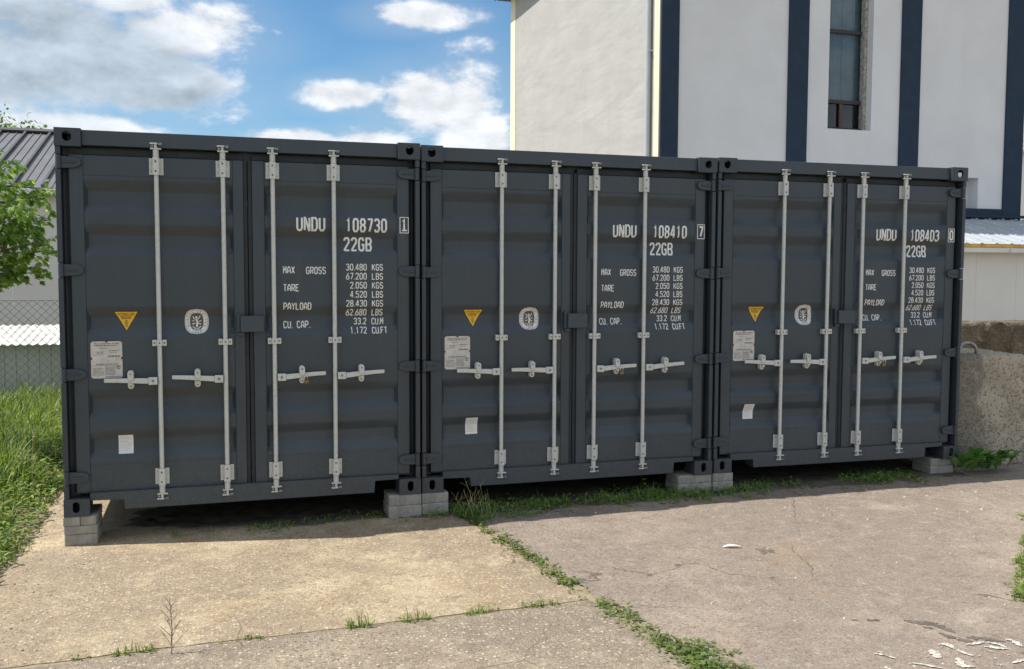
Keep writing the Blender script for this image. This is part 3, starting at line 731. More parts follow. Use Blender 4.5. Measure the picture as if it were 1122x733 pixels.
    # pale seated figure with scales and sword, much simplified as in the photo
    for pts, t_ in (([(0, -.040), (0.004, -.01), (-0.002, .018)], .013), ([(-0.002, .022), (-0.002, .036)], .013), ([(0.002, .012), (0.018, .026), (0.022, .042)], .006), ([(-0.004, .012), (-0.020, .02), (-0.024, .036)], .006), ([(-0.030, .004), (-0.014, .004)], .005),
                    ([(-0.030, -.02), (-0.012, -.012)], .007), ([(0.010, -.012), (0.028, -.02)], .007), ([(-0.028, -.036), (-0.010, -.046)], .006), ([(0.012, -.046), (0.028, -.034)], .006), ([(0.014, .0), (0.030, .006)], .005), ([(-0.016, -.052), (0.016, -.052)], .005)):
        Lf, Rt = ribbon(pts, t_)
        mb.grid([[(ox + a.x, ysurf(ox, oz + a.y) - 0.0026, oz + a.y), (ox + b.x, ysurf(ox, oz + b.y) - 0.0026, oz + b.y)] for a, b in zip(Lf, Rt)])
    mb.build('emblem_figure', M_vinyl, sl_)
    # data plate with notched rim
    a, b, z0, z1 = cx(0.192), cx(0.388), cz(0.932), cz(1.181); n_ = 0.008
    pts = [(a, z0 + n_), (a + n_, z0 + n_), (a + n_, z0), (b - n_, z0), (b - n_, z0 + n_), (b, z0 + n_)]
    zm = (z0 + z1) / 2 + 0.01; xm = (a + b) / 2
    pts += [(b, zm - n_), (b - n_, zm - n_), (b - n_, zm + n_), (b, zm + n_), (b, z1 - n_), (b - n_, z1 - n_), (b - n_, z1), (xm + n_, z1), (xm + n_, z1 - n_), (xm - n_, z1 - n_), (xm - n_, z1), (a + n_, z1), (a + n_, z1 - n_), (a, z1 - n_), (a, zm + n_), (a + n_, zm + n_), (a + n_, zm - n_), (a, zm - n_)]
    mb = MB(); mb.prism(pts, 'y', YD - 0.0015, YD + 0.0030); pl = mb.build('data_plate', M_plate, root, recalc=True)
    mb = MB(); W__, H__ = b - a, z1 - z0
    def words(u0, u1, v, hh, gap=0.004):
        xx = a + u0 * W__
        while xx < a + u1 * W__ - 0.004:
            l = min(rnd.uniform(0.006, 0.018), a + u1 * W__ - xx); zz = z0 + v * H__
            mb.quad((xx, YD - 0.0022, zz), (xx + l, YD - 0.0022, zz), (xx + l, YD - 0.0022, zz + hh), (xx, YD - 0.0022, zz + hh)); xx += l + gap
    words(0.12, 0.90, 0.925, 0.006); words(0.10, 0.86, 0.875, 0.007); words(0.28, 0.70, 0.81, 0.0035)
    words(0.58, 0.90, 0.735, 0.007); words(0.62, 0.84, 0.695, 0.004); words(0.20, 0.40, 0.70, 0.006); words(0.18, 0.42, 0.655, 0.005); words(0.56, 0.94, 0.575, 0.010)
    words(0.16, 0.86, 0.365, 0.008)
    for v in (0.26, 0.225, 0.19, 0.155, 0.12, 0.085): words(0.06, 0.40, v, 0.0035); words(0.46, 0.76, v + 0.01, 0.0035, 0.002)
    for v in (0.31, 0.275, 0.04, 0.02): words(0.46, 0.94, v, 0.003)
    words(0.82, 0.93, 0.30, 0.010); words(0.82, 0.95, 0.24, 0.008)
    for u, v, w_, h_ in ((0.05, 0.345, 0.9, 0.0016), (0.44, 0.06, 0.004, H__ * 0.27), (0.06, 0.62, 0.38, 0.0012), (0.52, 0.42, 0.0035, H__ * 0.22)):
        xx = a + u * W__; zz = z0 + v * H__; ww = w_ * W__ if w_ > 0.1 else w_ * 0.35
        mb.quad((xx, YD - 0.0021, zz), (xx + ww, YD - 0.0021, zz), (xx + ww, YD - 0.0021, zz + h_), (xx, YD - 0.0021, zz + h_))
    mb.build('printed_text', M_plateprint, pl)
    return root
def paper_label(root, dx, dz, rot):
    a, b, z0, z1 = cx(0.349) + dx, cx(0.443) + dx, cz(0.410) + dz, cz(0.538) + dz
    mb = MB(); rows = []
    xm, zm = (a + b) / 2, (z0 + z1) / 2; c, s = math.cos(rot), math.sin(rot)
    def P(x, z, e):
        x2, z2 = xm + (x - xm) * c - (z - zm) * s, zm + (x - xm) * s + (z - zm) * c
        return (x2, ysurf(x2, z2) - e, z2)
    mb.grid([[P(a + (b - a) * i / 6, z0 + (z1 - z0) * j / 20, 0.0022) for i in range(7)] for j in range(21)])
    o = mb.build('paper_label', M_paper, root)
    mb = MB()
    for v in (0.86, 0.79, 0.70, 0.63, 0.56, 0.46, 0.39, 0.30, 0.22, 0.14):
        x0, x1 = a + (b - a) * 0.1, a + (b - a) * rnd.uniform(0.55, 0.92); z = z0 + (z1 - z0) * v
        mb.grid([[P(x0 + (x1 - x0) * k / 4, z, 0.003) for k in range(5)], [P(x0 + (x1 - x0) * k / 4, z + 0.0032, 0.003) for k in range(5)]])
    mb.build('printed_text', M_paperprint, o)
def lettering(root, number, check):
    door = [o for o in root.children if o.name.startswith('door') and not o.name.startswith('door_')][1]
    def T(s, x, zt, h, w, adv, th=0.15):
        mb = MB(); text_strokes(mb, s, cx(x) + th * h / 2, cz(zt) - th * h / 2, h * (1 - th), w, adv, ysurf, th); mb.build('lettering', M_white, door)
    T('UNDU', 1.545, 2.042, 0.104, 0.033, 0.0525, 0.155)
    T(number, 1.890, 2.040, 0.104, 0.031, 0.0515, 0.155)
    T('22GB', 1.878, 1.904, 0.105, 0.033, 0.0535, 0.155)
    for s, zt in (('MAX', 1.692), ('TARE', 1.566), ('PAYLOAD', 1.435), ('CU. CAP.', 1.304)): T(s, 1.451, zt, 0.054, 0.0185, 0.0285, 0.145)
    T('GROSS', 1.610, 1.689, 0.054, 0.0185, 0.0288, 0.145)
    zt = 1.712
    for s, u in (('30.480', 'KGS'), ('67.200', 'LBS'), ('2.050', 'KGS'), ('4.520', 'LBS'), ('28.430', 'KGS'), ('62.680', 'LBS'), ('33.2', 'CU.M'), ('1.172', 'CU.FT')):
        T(s, 2.046 - text_w(s, 0.0285), zt, 0.050, 0.0185, 0.0285, 0.145); T(u, 2.078, zt - 0.001, 0.050, 0.0185, 0.0285 if '.' not in u else 0.0262, 0.145); zt -= 0.0652
    # boxed check digit
    x0, x1, z0, z1 = cx(2.2825), cx(2.349), cz(1.935), cz(2.053); bw = 0.0055; mb = MB()
    for q in ((x0, x1, z0, z0 + bw), (x0, x1, z1 - bw, z1), (x0, x0 + bw, z0 + bw, z1 - bw), (x1 - bw, x1, z0 + bw, z1 - bw)):
        mb.quad((q[0], YD - .0012, q[2]), (q[1], YD - .0012, q[2]), (q[1], YD - .0012, q[3]), (q[0], YD - .0012, q[3]))
    text_strokes(mb, check, x0 + 0.0185, z1 - 0.021, 0.076, 0.028, 0.04, lambda x, z: YD, 0.19)
    if check == '1':
        mb.quad((x0 + 0.017, YD - .0018, z0 + 0.016), (x1 - 0.013, YD - .0018, z0 + 0.016), (x1 - 0.013, YD - .0018, z0 + 0.026), (x0 + 0.017, YD - .0018, z0 + 0.026))
    mb.build('check_digit', M_white, door)

c1 = make_container()
poses = [((0, 0, 0.2), 0.0), ((2.454, 0.026, 0.194), 0.0), ((4.908, 0.023, 0.2), -0.0201)]
conts = [c1, copy_tree(c1), copy_tree(c1)]
CL = ['dark grey shipping container numbered 108730, the one beside the grass', 'dark grey shipping container numbered 108410, between the other two', 'dark grey shipping container numbered 108403, beside the mossy concrete block']
for o, (loc, rz), lab, num, chk, pd in zip(conts, poses, CL, ('108730', '108410', '108403'), '170', ((0, 0, 0.0), (0.012, 0.02, 0.012), (-0.035, 0.03, 0.0))):
    o.location = loc; o.rotation_euler = (0, 0, rz); tag(o, lab, 'container', 'shipping containers in a row')
    lettering(o, num, chk); paper_label(o, *pd)
    # levers do not all sit at quite the same angle
    for bi, bar in enumerate([c for c in o.children if c.name.startswith('locking_bar')]):
        hd = [c for c in bar.children if c.name.startswith('handle') and 'retainer' not in c.name][0]
        p = Vector((cx((0.627, 1.055, 1.386, 1.806)[bi]), 0, cz(0.912))); th = R(rnd.uniform(-1.0, 1.0))
        rm = Matrix.Rotation(th, 3, 'Y'); hd.rotation_euler = (0, th, 0); hd.location = p - rm @ p
    for c in o.children:
        if c.name.startswith(('warning_sticker', 'inspection_sticker')): c.location.x += rnd.uniform(-0.012, 0.012) if num != '108730' else 0

# padlocks hanging in the handle catches right of each middle gap
def padlock():
    mb = MB(); mb.box(-0.015, 0.015, -0.007, 0.007, -0.026, 0.0)
    o = mb.build('padlock', M_brass, None, bevel=0.003)
    mb = MB(); mb.tube([(-0.011, 0, 0.001)] + [(-0.011 * math.cos(t), 0, 0.018 + 0.011 * math.sin(t)) for t in [math.pi * k / 8 for k in range(9)]] + [(0.011, 0, 0.001)], 0.003, 8)
    mb.build('shackle', M_chrome, o, smooth=True); return o
pl0 = padlock()
for k, (o, lab) in enumerate(zip((pl0, copy_tree(pl0), copy_tree(pl0)), ('small brass padlock on a door handle of container 108730', 'small brass padlock on a door handle of container 108410', 'small brass padlock on a door handle of container 108403'))):
    (lx, ly, lz), rz = poses[k]; x = cx(1.386) + 0.214; y = -0.026
    o.location = (lx + x * math.cos(rz) - y * math.sin(rz), ly + x * math.sin(rz) + y * math.cos(rz), lz + cz(0.912) - 0.022)
    o.rotation_euler = (0, 0.12 * (k - 1), 0.4 - 0.3 * k); tag(o, lab, 'padlock', 'padlocks on the container doors')

# ------------------------------------------------------------------ paving blocks that carry the containers
def paver_mat():
    m, t, b = mat('concrete_paver'); co = coords(t)
    n = t.noise(co, 9, 7, 0.65); n2 = t.noise(co, 120, 4, 0.7); st = t.noise(t.mapping(co, scale=(60, 60, 2)), 1.0, 3, 0.6)
    c = t.mix(t.ramp(n, 0.3, 0.7), (0.25, 0.235, 0.205), (0.38, 0.36, 0.32)); c = t.mix(t.m('MULTIPLY', t.ramp(st, 0.45, 0.7), 0.35), c, (0.16, 0.15, 0.135))
    c = t.mix(t.m('MULTIPLY', t.ramp(n2, 0.55, 0.75), 0.4), c, (0.45, 0.43, 0.39))
    t.set(b.inputs['Base Color'], c); b.inputs['Roughness'].default_value = 0.92; bump(t, b, t.m('ADD', n2, n), 0.5, 0.006); return m
M_paver = paver_mat()
def paver(x0, x1, y0, y1, z0, z1, label, ribs=False, seed=0):
    q = random.Random(seed); mb = MB(); w = x1 - x0; d = y1 - y0; h = z1 - z0; ch = 0.006
    mb.box(-w / 2, w / 2, -d / 2, d / 2, 0, h)
    o = mb.build('paving_block', M_paver, None, bevel=ch)
    o.location = ((x0 + x1) / 2, (y0 + y1) / 2, z0); o.rotation_euler = (0, 0, q.uniform(-0.01, 0.01))
    return tag(o, label, 'paving block', 'blocks under the containers')
e = 0.001
paver(0.0, 0.205, 0.005, 0.345, 0.000, 0.076, 'ribbed grey block at the bottom of the stack beside the grass', seed=1)
paver(-0.004, 0.203, 0.004, 0.34, 0.077, 0.134, 'thin grey slab in the middle of the stack beside the grass', seed=2)
paver(-0.006, 0.0985, 0.002, 0.31, 0.135, 0.199, 'upper half block of the grassy end stack, flush with the container corner', seed=3)
paver(0.1005, 0.200, 0.004, 0.36, 0.135, 0.199, 'upper half block of the grassy end stack, inner one facing the gap', seed=4)
def pair(xa, xb, z0, zt, y, lab, seed):
    zm = (z0 + zt) / 2 + 0.006
    paver(xa, xb, y, y + 0.24, z0, zm - e, 'lower block, half in weeds, ' + lab, seed=seed); paver(xa + 0.003, xb, y + 0.004, y + 0.23, zm, zt - e, 'upper block, clear of the weeds, ' + lab, seed=seed + 1)
pair(2.195, 2.443, G(2.3) - .004, 0.2, 0.0, 'under the right foot of container 108730', 11)
pair(2.449, 2.655, G(2.6) - .004, 0.194, 0.02, 'under the left foot of container 108410', 13)
pair(4.585, 4.893, G(4.7) - .004, 0.194, 0.03, 'under the right foot of container 108410', 15)
pair(4.900, 5.085, G(5.0) - .004, 0.2, 0.015, 'under the left foot of container 108403', 17)
pair(7.085, 7.335, G(7.2) - .004, 0.2, 0.02, 'under the right foot of container 108403', 19)
for k, (xa, xb, zt, lab) in enumerate(((0.0, 0.24, 0.2, 'far left corner of container 108730'), (2.2, 2.44, 0.2, 'far right corner of container 108730'), (2.455, 2.66, 0.194, 'far left corner of container 108410'), (4.65, 4.89, 0.194, 'far right corner of container 108410'), (5.02, 5.24, 0.2, 'far left corner of container 108403'), (7.2, 7.46, 0.2, 'far right corner of container 108403'))):
    yy = 5.85 - (0.1 if k > 3 else 0)
    paver(xa, xb, yy, yy + 0.2, G(xa) - .004, zt - e, 'tall grey block under the ' + lab, seed=40 + k)

# ------------------------------------------------------------------ concrete blocks and retaining wall on the right
def old_concrete(name, c1_, c2_, moss):
    m, t, b = mat(name); co = coords(t)
    n = t.noise(co, 3.2, 8, 0.7); f = t.noise(co, 45, 5, 0.7); s = t.n('ShaderNodeSeparateColor', inp={0: t.voro(co, 48, 'Color')}); d = t.voro(co, 48, 'Distance')
    c = t.mix(t.ramp(n, 0.38, 0.62), c1_, c2_)
    sx = t.n('ShaderNodeSeparateXYZ', inp={0: co})
    mm = t.ramp(t.m('ADD', sx.outputs[0], t.m('MULTIPLY', t.m('SUBTRACT', n, 0.5), 0.5)), -0.06, -0.16)
    c = t.mix(t.m('MULTIPLY', mm, moss), c, (0.19, 0.175, 0.145))
    c = t.mix(t.m('MULTIPLY', t.ramp(t.noise(co, 4.5, 9, 0.72), 0.52, 0.70), 0.5), c, tuple(x * 0.5 for x in c1_))
    peb = t.m('MULTIPLY', t.ramp(s.outputs[0], 0.55, 0.62), t.ramp(d, 0.55, 0.25))
    c = t.mix(t.m('MULTIPLY', peb, 0.75), c, t.mix(s.outputs[1], (0.46, 0.38, 0.25), (0.20, 0.165, 0.125)))
    pt = t.ramp(t.noise(t.mapping(co, loc=(3, 3, 3)), 5.5, 5, 0.7), 0.57, 0.63); c = t.mix(t.m('MULTIPLY', pt, 0.45), c, (0.46, 0.41, 0.33))
    t.set(b.inputs['Base Color'], c); b.inputs['Roughness'].default_value = 0.95; b.inputs['Specular IOR Level'].default_value = 0.2
    bump(t, b, t.m('ADD', t.m('MULTIPLY', n, 4), t.m('ADD', f, peb)), 0.9, 0.02); return m
M_block = old_concrete('weathered_block_concrete', (0.41, 0.35, 0.27), (0.53, 0.465, 0.37), 0.65)
M_wall = old_concrete('mossy_pebble_concrete', (0.095, 0.075, 0.05), (0.19, 0.155, 0.105), 0.0)
def rough_box(w, d, h, name, mat_, seed, step=0.035, amp=0.010, rad=0.035, chop=None):
    """box with rounded, chipped arrises"""
    mb = MB(); ctr = Vector((0, 0, h / 2)); hx, hy, hz = w / 2, d / 2, h / 2
    def warp(p):
        q = Vector(p) - ctr; c = Vector((max(-hx + rad, min(hx - rad, q.x)), max(-hy + rad, min(hy - rad, q.y)), max(-hz + rad, min(hz - rad, q.z))))
        dv = q - c
        if dv.length > 1e-6: q = c + dv.normalized() * rad if sum(abs(x) > 1e-6 for x in dv) > 1 else q
        P = Vector((p[0] + seed, p[1], p[2])); nn = mnoise.noise(P * 3.5) + 0.6 * mnoise.noise(P * 11) + 0.45 * mnoise.noise(P * 27)
        edge_k = 1 + 1.6 * (sum(abs(x) > 1e-6 for x in dv) > 1)
        out = (q - c).normalized() if (q - c).length > 1e-6 else Vector((0, 0, 0))
        q = q + out * amp * nn * edge_k
        return tuple(q + ctr)
    def face(o, U, V, nu, nv):
        o, U, V = Vector(o), Vector(U), Vector(V)
        mb.grid([[warp(o + U * (i / nu) + V * (j / nv)) for i in range(nu + 1)] for j in range(nv + 1)])
    nx, ny, nz = [max(3, int(a / step)) for a in (w, d, h)]
    face((-hx, -hy, 0), (w, 0, 0), (0, 0, h), nx, nz); face((hx, hy, 0), (-w, 0, 0), (0, 0, h), nx, nz)
    face((-hx, hy, 0), (0, -d, 0), (0, 0, h), ny, nz); face((hx, -hy, 0), (0, d, 0), (0, 0, h), ny, nz)
    face((-hx, -hy, h), (w, 0, 0), (0, d, 0), nx, ny); face((-hx, hy, 0), (w, 0, 0), (0, -d, 0), nx, ny)
    o = mb.build(name, mat_, None, smooth=True); weld(o, 0.0005); return o
b1 = rough_box(0.80, 0.85, 1.05, 'concrete_block', M_block, 3.0)
b1.location = (7.905, 0.60, G(7.75) - 0.008); b1.rotation_euler = (0, 0, -0.03)
tag(b1, 'worn tan concrete block with a steel lifting loop on top', 'concrete block')
M_rusty = simple('worn_steel_loop', (0.30, 0.28, 0.26), 0.45, 0.6, 0.3, 30)
mb = MB(); pts = [(-0.10, 0, 1.04), (-0.10, 0, 1.10)] + [(-0.10 * math.cos(t) if False else 0.0 - 0.10 * math.cos(t), 0, 1.10 + 0.075 * math.sin(t)) for t in [math.pi * k / 10 for k in range(1, 10)]] + [(0.10, 0, 1.10), (0.10, 0, 1.04)]
lp = mb.tube(pts, 0.016, 10).build('lifting_loop', M_rusty, b1, smooth=True); lp.location = (-0.165, -0.28, -0.02)
w1 = rough_box(4.4, 0.5, 1.19, 'retaining_wall', M_wall, 11.0, 0.05, 0.016, 0.03)
w1.location = (11.3, 2.86, G(10)); tag(w1, 'dark mossy pebbled concrete wall behind the tan block', 'wall')

# ------------------------------------------------------------------ rendered hall behind
def render_mat(name, c, lump=1.0, streak=None):
    streak = lump if streak is None else streak
    m, t, b = mat(name); co = coords(t)
    n = t.noise(co, 0.9, 8, 0.6); st = t.noise(t.mapping(co, scale=(2.2, 2.2, 0.12)), 1.0, 5, 0.6); f = t.noise(co, 90, 3, 0.6)
    cc = t.mix(t.ramp(n, 0.3, 0.7), tuple(x * 0.95 for x in c), tuple(min(1, x * 1.03) for x in c)); cc = t.mix(t.m('MULTIPLY', t.ramp(st, 0.5, 0.75), 0.16 * streak), cc, tuple(x * 0.72 for x in c))
    t.set(b.inputs['Base Color'], cc); b.inputs['Roughness'].default_value = 0.92; b.inputs['Specular IOR Level'].default_value = 0.2
    h = t.m('ADD', t.m('MULTIPLY', f, 0.06), t.m('MULTIPLY', t.noise(t.mapping(co, rot=(0.75, 0, 0), scale=(1, 0.3, 1.0)), 1.3, 3, 0.5, 0.25), 2.6 * lump))
    bump(t, b, h, 0.42, 0.05); return m
M_sidewall = render_mat('rough_cream_render', (0.425, 0.415, 0.392), 1.0)
M_frontwall = render_mat('smooth_grey_render', (0.72, 0.73, 0.74), 0.03, 0.5)
M_navy = simple('navy_render', (0.026, 0.044, 0.074), 0.85, 0, 0.08, 3, 0.25, 0.15, 60)
M_cream = simple('cream_trim', (0.76, 0.73, 0.52), 0.6, 0, 0.05, 3)
M_pipe = simple('grey_plastic_pipe', (0.42, 0.45, 0.48), 0.5, 0, 0.05, 5)
M_roofdark = simple('dark_fascia', (0.05, 0.055, 0.06), 0.6, 0, 0.2, 5)
M_frame = simple('peeling_window_frame', (0.36, 0.34, 0.30), 0.8, 0, 0.45, 14)
M_trans = simple('dark_transom', (0.035, 0.032, 0.036), 0.6, 0, 0.2, 8)
M_mullion = simple('brown_mullion', (0.10, 0.045, 0.04), 0.6, 0, 0.2, 8)
M_curtain = simple('blue_grey_curtain', (0.30, 0.40, 0.45), 0.9, 0, 0.15, 3)
def glass_mat():
    m = bpy.data.materials.new('window_glass'); m.use_nodes = True; t = NT(m.node_tree); m.node_tree.nodes.clear()
    gl = t.n('ShaderNodeBsdfGlossy', inp={'Roughness': 0.06, 'Color': (0.9, 0.95, 1.0, 1)}); tr = t.n('ShaderNodeBsdfTransparent', inp={0: (0.62, 0.72, 0.76, 1)})
    fr = t.n('ShaderNodeFresnel', inp={0: 1.5}); mx = t.n('ShaderNodeMixShader', inp={0: t.m('ADD', fr.outputs[0], 0.02), 1: tr.outputs[0], 2: gl.outputs[0]})
    t.n('ShaderNodeOutputMaterial', inp={0: mx.outputs[0]}); return m
M_glass = glass_mat()

BX0, BX1, BY0, BY1, BZ = 10.687, 21.089, 13.0, 24.36, 11.03
hall = empty('rendered_hall', (BX0, BY0, G(12)), 'tall pale rendered hall with navy pilasters and one narrow window', 'building')
def hb(*b): return (b[0] - BX0, b[1] - BX0, b[2] - BY0, b[3] - BY0, b[4] - hall.location.z, b[5] - hall.location.z)
hz0 = hall.location.z
mb = MB(); PL = 3.55
for a, b, holes in ((11.159, 14.034, None), (14.575, 17.236, (15.175, 16.417, 5.37, 9.7)), (17.81, 20.512, (18.75, 19.736, 3.552, 4.33))):
    if holes:
        h0, h1, z0, z1 = holes
        mb.box(*hb(a, h0, 13.0, 13.36, PL, BZ)); mb.box(*hb(h1, b, 13.0, 13.36, PL, BZ)); mb.box(*hb(h0, h1, 13.0, 13.36, z1, BZ))
        if z0 > PL + 0.01: mb.box(*hb(h0, h1, 13.0, 13.36, PL, z0))
    else: mb.box(*hb(a, b, 13.0, 13.36, PL, BZ))
mb.build('front_wall', M_frontwall, hall)
for a, b in ((BX0 + 0.03, 11.159), (14.034, 14.575), (17.236, 17.81), (20.512, BX1)):
    mb = MB(); mb.box(*hb(a, b, 12.955, 13.40, 0.0, BZ)); mb.build('pilaster', M_navy, hall)
mb = MB()
for a, b in ((11.159, 14.034), (14.575, 17.236), (17.81, 20.512)): mb.box(*hb(a, b, 12.965, 13.38, 0.0, PL))
mb.build('plinth', M_navy, hall)
mb = MB(); mb.box(*hb(BX0, BX0 + 0.029, 12.99, 13.40, 0, BZ)); mb.box(*hb(BX0, BX0 + 0.3, 13.401, BY1, 0, BZ)); mb.build('side_wall', M_sidewall, hall)
mb = MB(); mb.box(*hb(BX1 - 0.3, BX1, 13.401, BY1, 0, BZ)); mb.box(*hb(BX0 + 0.301, BX1 - 0.301, BY1 - 0.3, BY1, 0, BZ)); mb.build('rear_wall', M_frontwall, hall)
mb = MB(); mb.box(*hb(BX0 + 0.301, BX1 - 0.301, 13.75, 13.8, 0, BZ)); mb.build('inner_wall', M_dark, hall)
mb = MB(); mb.prism([(BX0 - 0.42 - BX0, BZ - hz0 + 0.02), (BX1 + 0.42 - BX0, BZ - hz0 + 0.02), (BX1 + 0.42 - BX0, BZ - hz0 + 0.16), ((BX0 + BX1) / 2 - BX0, BZ - hz0 + 2.2), (BX0 - 0.42 - BX0, BZ - hz0 + 0.16)], 'y', -0.35, BY1 - BY0 + 0.2)
roof = mb.build('roof', M_roofdark, hall, recalc=True)
mb = MB(); mb.tube([(-0.50, -0.35, BZ - hz0 + 0.08), (-0.50, BY1 - BY0 + 0.2, BZ - hz0 + 0.08)], 0.07, 10); mb.build('gutter', M_roofdark, roof, smooth='auto')
mb = MB(); mb.box(*hb(BX0 - 0.014, BX0 - 0.001, 12.985, 13.24, 0, BZ)); mb.build('corner_trim', M_cream, hall)
mb = MB(); mb.box(*hb(BX0 - 0.014, BX0 - 0.001, BY1 - 0.52, BY1 + 0.0, 0, BZ)); mb.build('corner_trim', M_cream, hall)
mb = MB(); mb.tube([(-0.09, 0.42, 0), (-0.09, 0.42, BZ - hz0)], 0.065, 12); dp = mb.build('downpipe', M_pipe, hall, smooth='auto')
mb = MB(); [mb.box(-0.12, -0.002, 0.34, 0.50, z - 0.02, z + 0.02) for z in (1.5, 4.1, 6.9, 9.6)]; mb.build('pipe_clip', M_pipe, dp)
# window
wx0, wx1, wz0, wz1 = 15.175, 16.417, 5.37, 9.7
mb = MB(); fb_ = 0.07
mb.box(*hb(wx1 - 0.09, wx1 - 0.002, 13.20, 13.355, wz0 + .002, wz1 - .002)); mb.box(*hb(wx0 + 0.002, wx0 + 0.05, 13.30, 13.355, wz0 + .002, wz1 - .002))
win = mb.build('window', M_frame, hall)
parts('transom', [hb(wx0 + 0.051, wx1 - 0.091, 13.29, 13.35, z, z + 0.085) for z in (wz0 + 0.003, 6.04, 7.74, 9.3)], M_trans, win)
mb = MB(); mb.box(*hb(15.72, 15.80, 13.30, 13.345, wz0 + 0.09, 6.039)); mb.build('mullion', M_mullion, win)
for z0, z1 in ((wz0 + 0.09, 6.038), (6.126, 7.738), (7.826, 9.298)):
    q = hb(wx0 + 0.051, wx1 - 0.091, 13.365, 13.365, z0, z1); mb = MB(); mb.quad((q[0], q[2], q[4]), (q[1], q[2], q[4]), (q[1], q[2], q[5]), (q[0], q[2], q[5])); mb.build('pane', M_glass, win)
mb = MB(); rows = []
for z in (6.10, 7.0, 8.0, 9.69):
    row = []
    for k in range(121):
        x = wx0 + (wx1 - wx0) * k / 120; ph = k / 120
        y = 13.50 + 0.018 * math.sin(ph * 34 + 0.4 * z) + 0.022 * (abs(((ph * 4.2 + 0.02 * z) % 1) - 0.5) < 0.05)
        row.append((x - BX0, y - BY0, z - hz0))
    rows.append(row)
mb.grid(rows); mb.build('curtain', M_curtain, win)
mb = MB(); mb.box(*hb(18.751, 19.735, 13.34, 13.37, 3.553, 4.329)); mb.build('window', M_frontwall, hall)

# ------------------------------------------------------------------ annex with a panel roof in front of the hall
M_roofsheet = simple('pale_blue_roof_sheet', (0.37, 0.40, 0.43), 0.75, 0.0, 0.08, 1.5)
M_foam = simple('yellow_foam_edge', (0.46, 0.27, 0.055), 0.85, 0, 0.25, 10)
M_panel = simple('white_wall_panel', (0.66, 0.66, 0.635), 0.5, 0, 0.03, 1.5)
M_gutterw = simple('white_gutter', (0.66, 0.68, 0.69), 0.45, 0, 0.05, 2)
annex = empty('panel_annex', (13.0, 10.6, G(14)), 'low white annex with a blue-grey metal panel roof at the foot of the hall', 'building'); az0 = annex.location.z
mb = MB(); mb.box(0, 13.0, 0, 0.1, 0, 2.50 - az0); mb.box(0, 0.1, 0.101, 2.30, 0, 2.50 - az0); mb.box(12.9, 13.0, 0.101, 2.30, 0, 2.5 - az0)
wl = mb.build('wall', M_panel, annex)
mb = MB(); [mb.box(x, x + 0.012, -0.004, -0.001, 0, 2.49 - az0) for x in np.arange(1.05, 12.8, 1.15)]; mb.build('panel_joint', M_gutterw, wl)
# sheet: trapezoid ribs run down the slope; profile along x
def ribprof(x, pitch=0.42, h=0.02):
    u = (x / pitch) % 1; return h * max(0, min(1, (0.16 - abs(u - 0.5)) / 0.10)) + 0.006 * (abs(((u + 0.25) * 2) % 1 - 0.5) < 0.08)
xs_ = list(np.arange(-0.15, 13.2, 0.021)); ya, za, yb, zb_ = -0.24, 2.545 - az0, 2.33, 3.27 - az0
mb = MB(); mb.grid([[(x, ya, za + ribprof(x)) for x in xs_], [(x, yb, zb_ + ribprof(x)) for x in xs_]]); rf = mb.build('roof', M_roofsheet, annex, smooth='auto', angle=25)
mb = MB(); mb.grid([[(x, ya + 0.01, za - 0.075) for x in xs_], [(x, ya + 0.01, za + ribprof(x) - 0.004) for x in xs_]]); mb.grid([[(x, ya + 0.01, za - 0.075) for x in xs_[::40]], [(x, yb, zb_ - 0.075) for x in xs_[::40]]]); mb.build('foam_edge', M_foam, rf)
mb = MB(); q = random.Random(4)
for i in range(31):
    for j in range(5):
        x = (i + 0.5) * 0.42; t = 0.06 + j * 0.22; y = ya + (yb - ya) * t; z = za + (zb_ - za) * t + 0.045
        mb.box(x - 0.022, x + 0.022, y - 0.022, y + 0.022, z, z + 0.016)
mb.build('screw_cap', M_gutterw, rf)
mb = MB(); mb.prism([(ya - 0.10, za - 0.09), (ya - 0.09, za - 0.185), (ya + 0.05, za - 0.20), (ya + 0.06, za - 0.09)], 'x', -0.15, 13.15); gt = mb.build('gutter', M_gutterw, annex, recalc=True)
mb = MB(); [mb.box(x, x + 0.03, ya - 0.108, ya - 0.101, za - 0.20, za - 0.085) for x in (1.0, 3.1, 5.1, 7.2, 9.2)]; mb.build('gutter_bracket', M_pipe, gt)
mb = MB(); mb.box(-0.15, 13.15, yb - 0.05, yb + 0.015, zb_ + 0.052, zb_ + 0.12); mb.build('flashing', M_navy, annex)

# far house beyond the hall's right end
M_tile = simple('tan_roof_tile', (0.42, 0.28, 0.15), 0.85, 0, 0.2, 2, 0.3, 0.5, 6)
fh = empty('far_house', (40.0, 31.0, 0), 'tan roofed house just showing past the right end of the hall', 'building')
mb = MB(); mb.box(-0.9, 9, 0, 8, 0, 8.0); mb.build('wall', M_frontwall, fh)
mb = MB(); mb.prism([(-0.35, 8.0), (4.0, 10.4), (8.35, 8.0)], 'x', -1.1, 9.2); mb.build('roof', M_tile, fh, recalc=True)
mb = MB(); mb.tube([(-1.3, -0.42, 7.98), (9.2, -0.42, 7.98)], 0.10, 10); mb.build('gutter', M_gutterw, fh, smooth='auto')

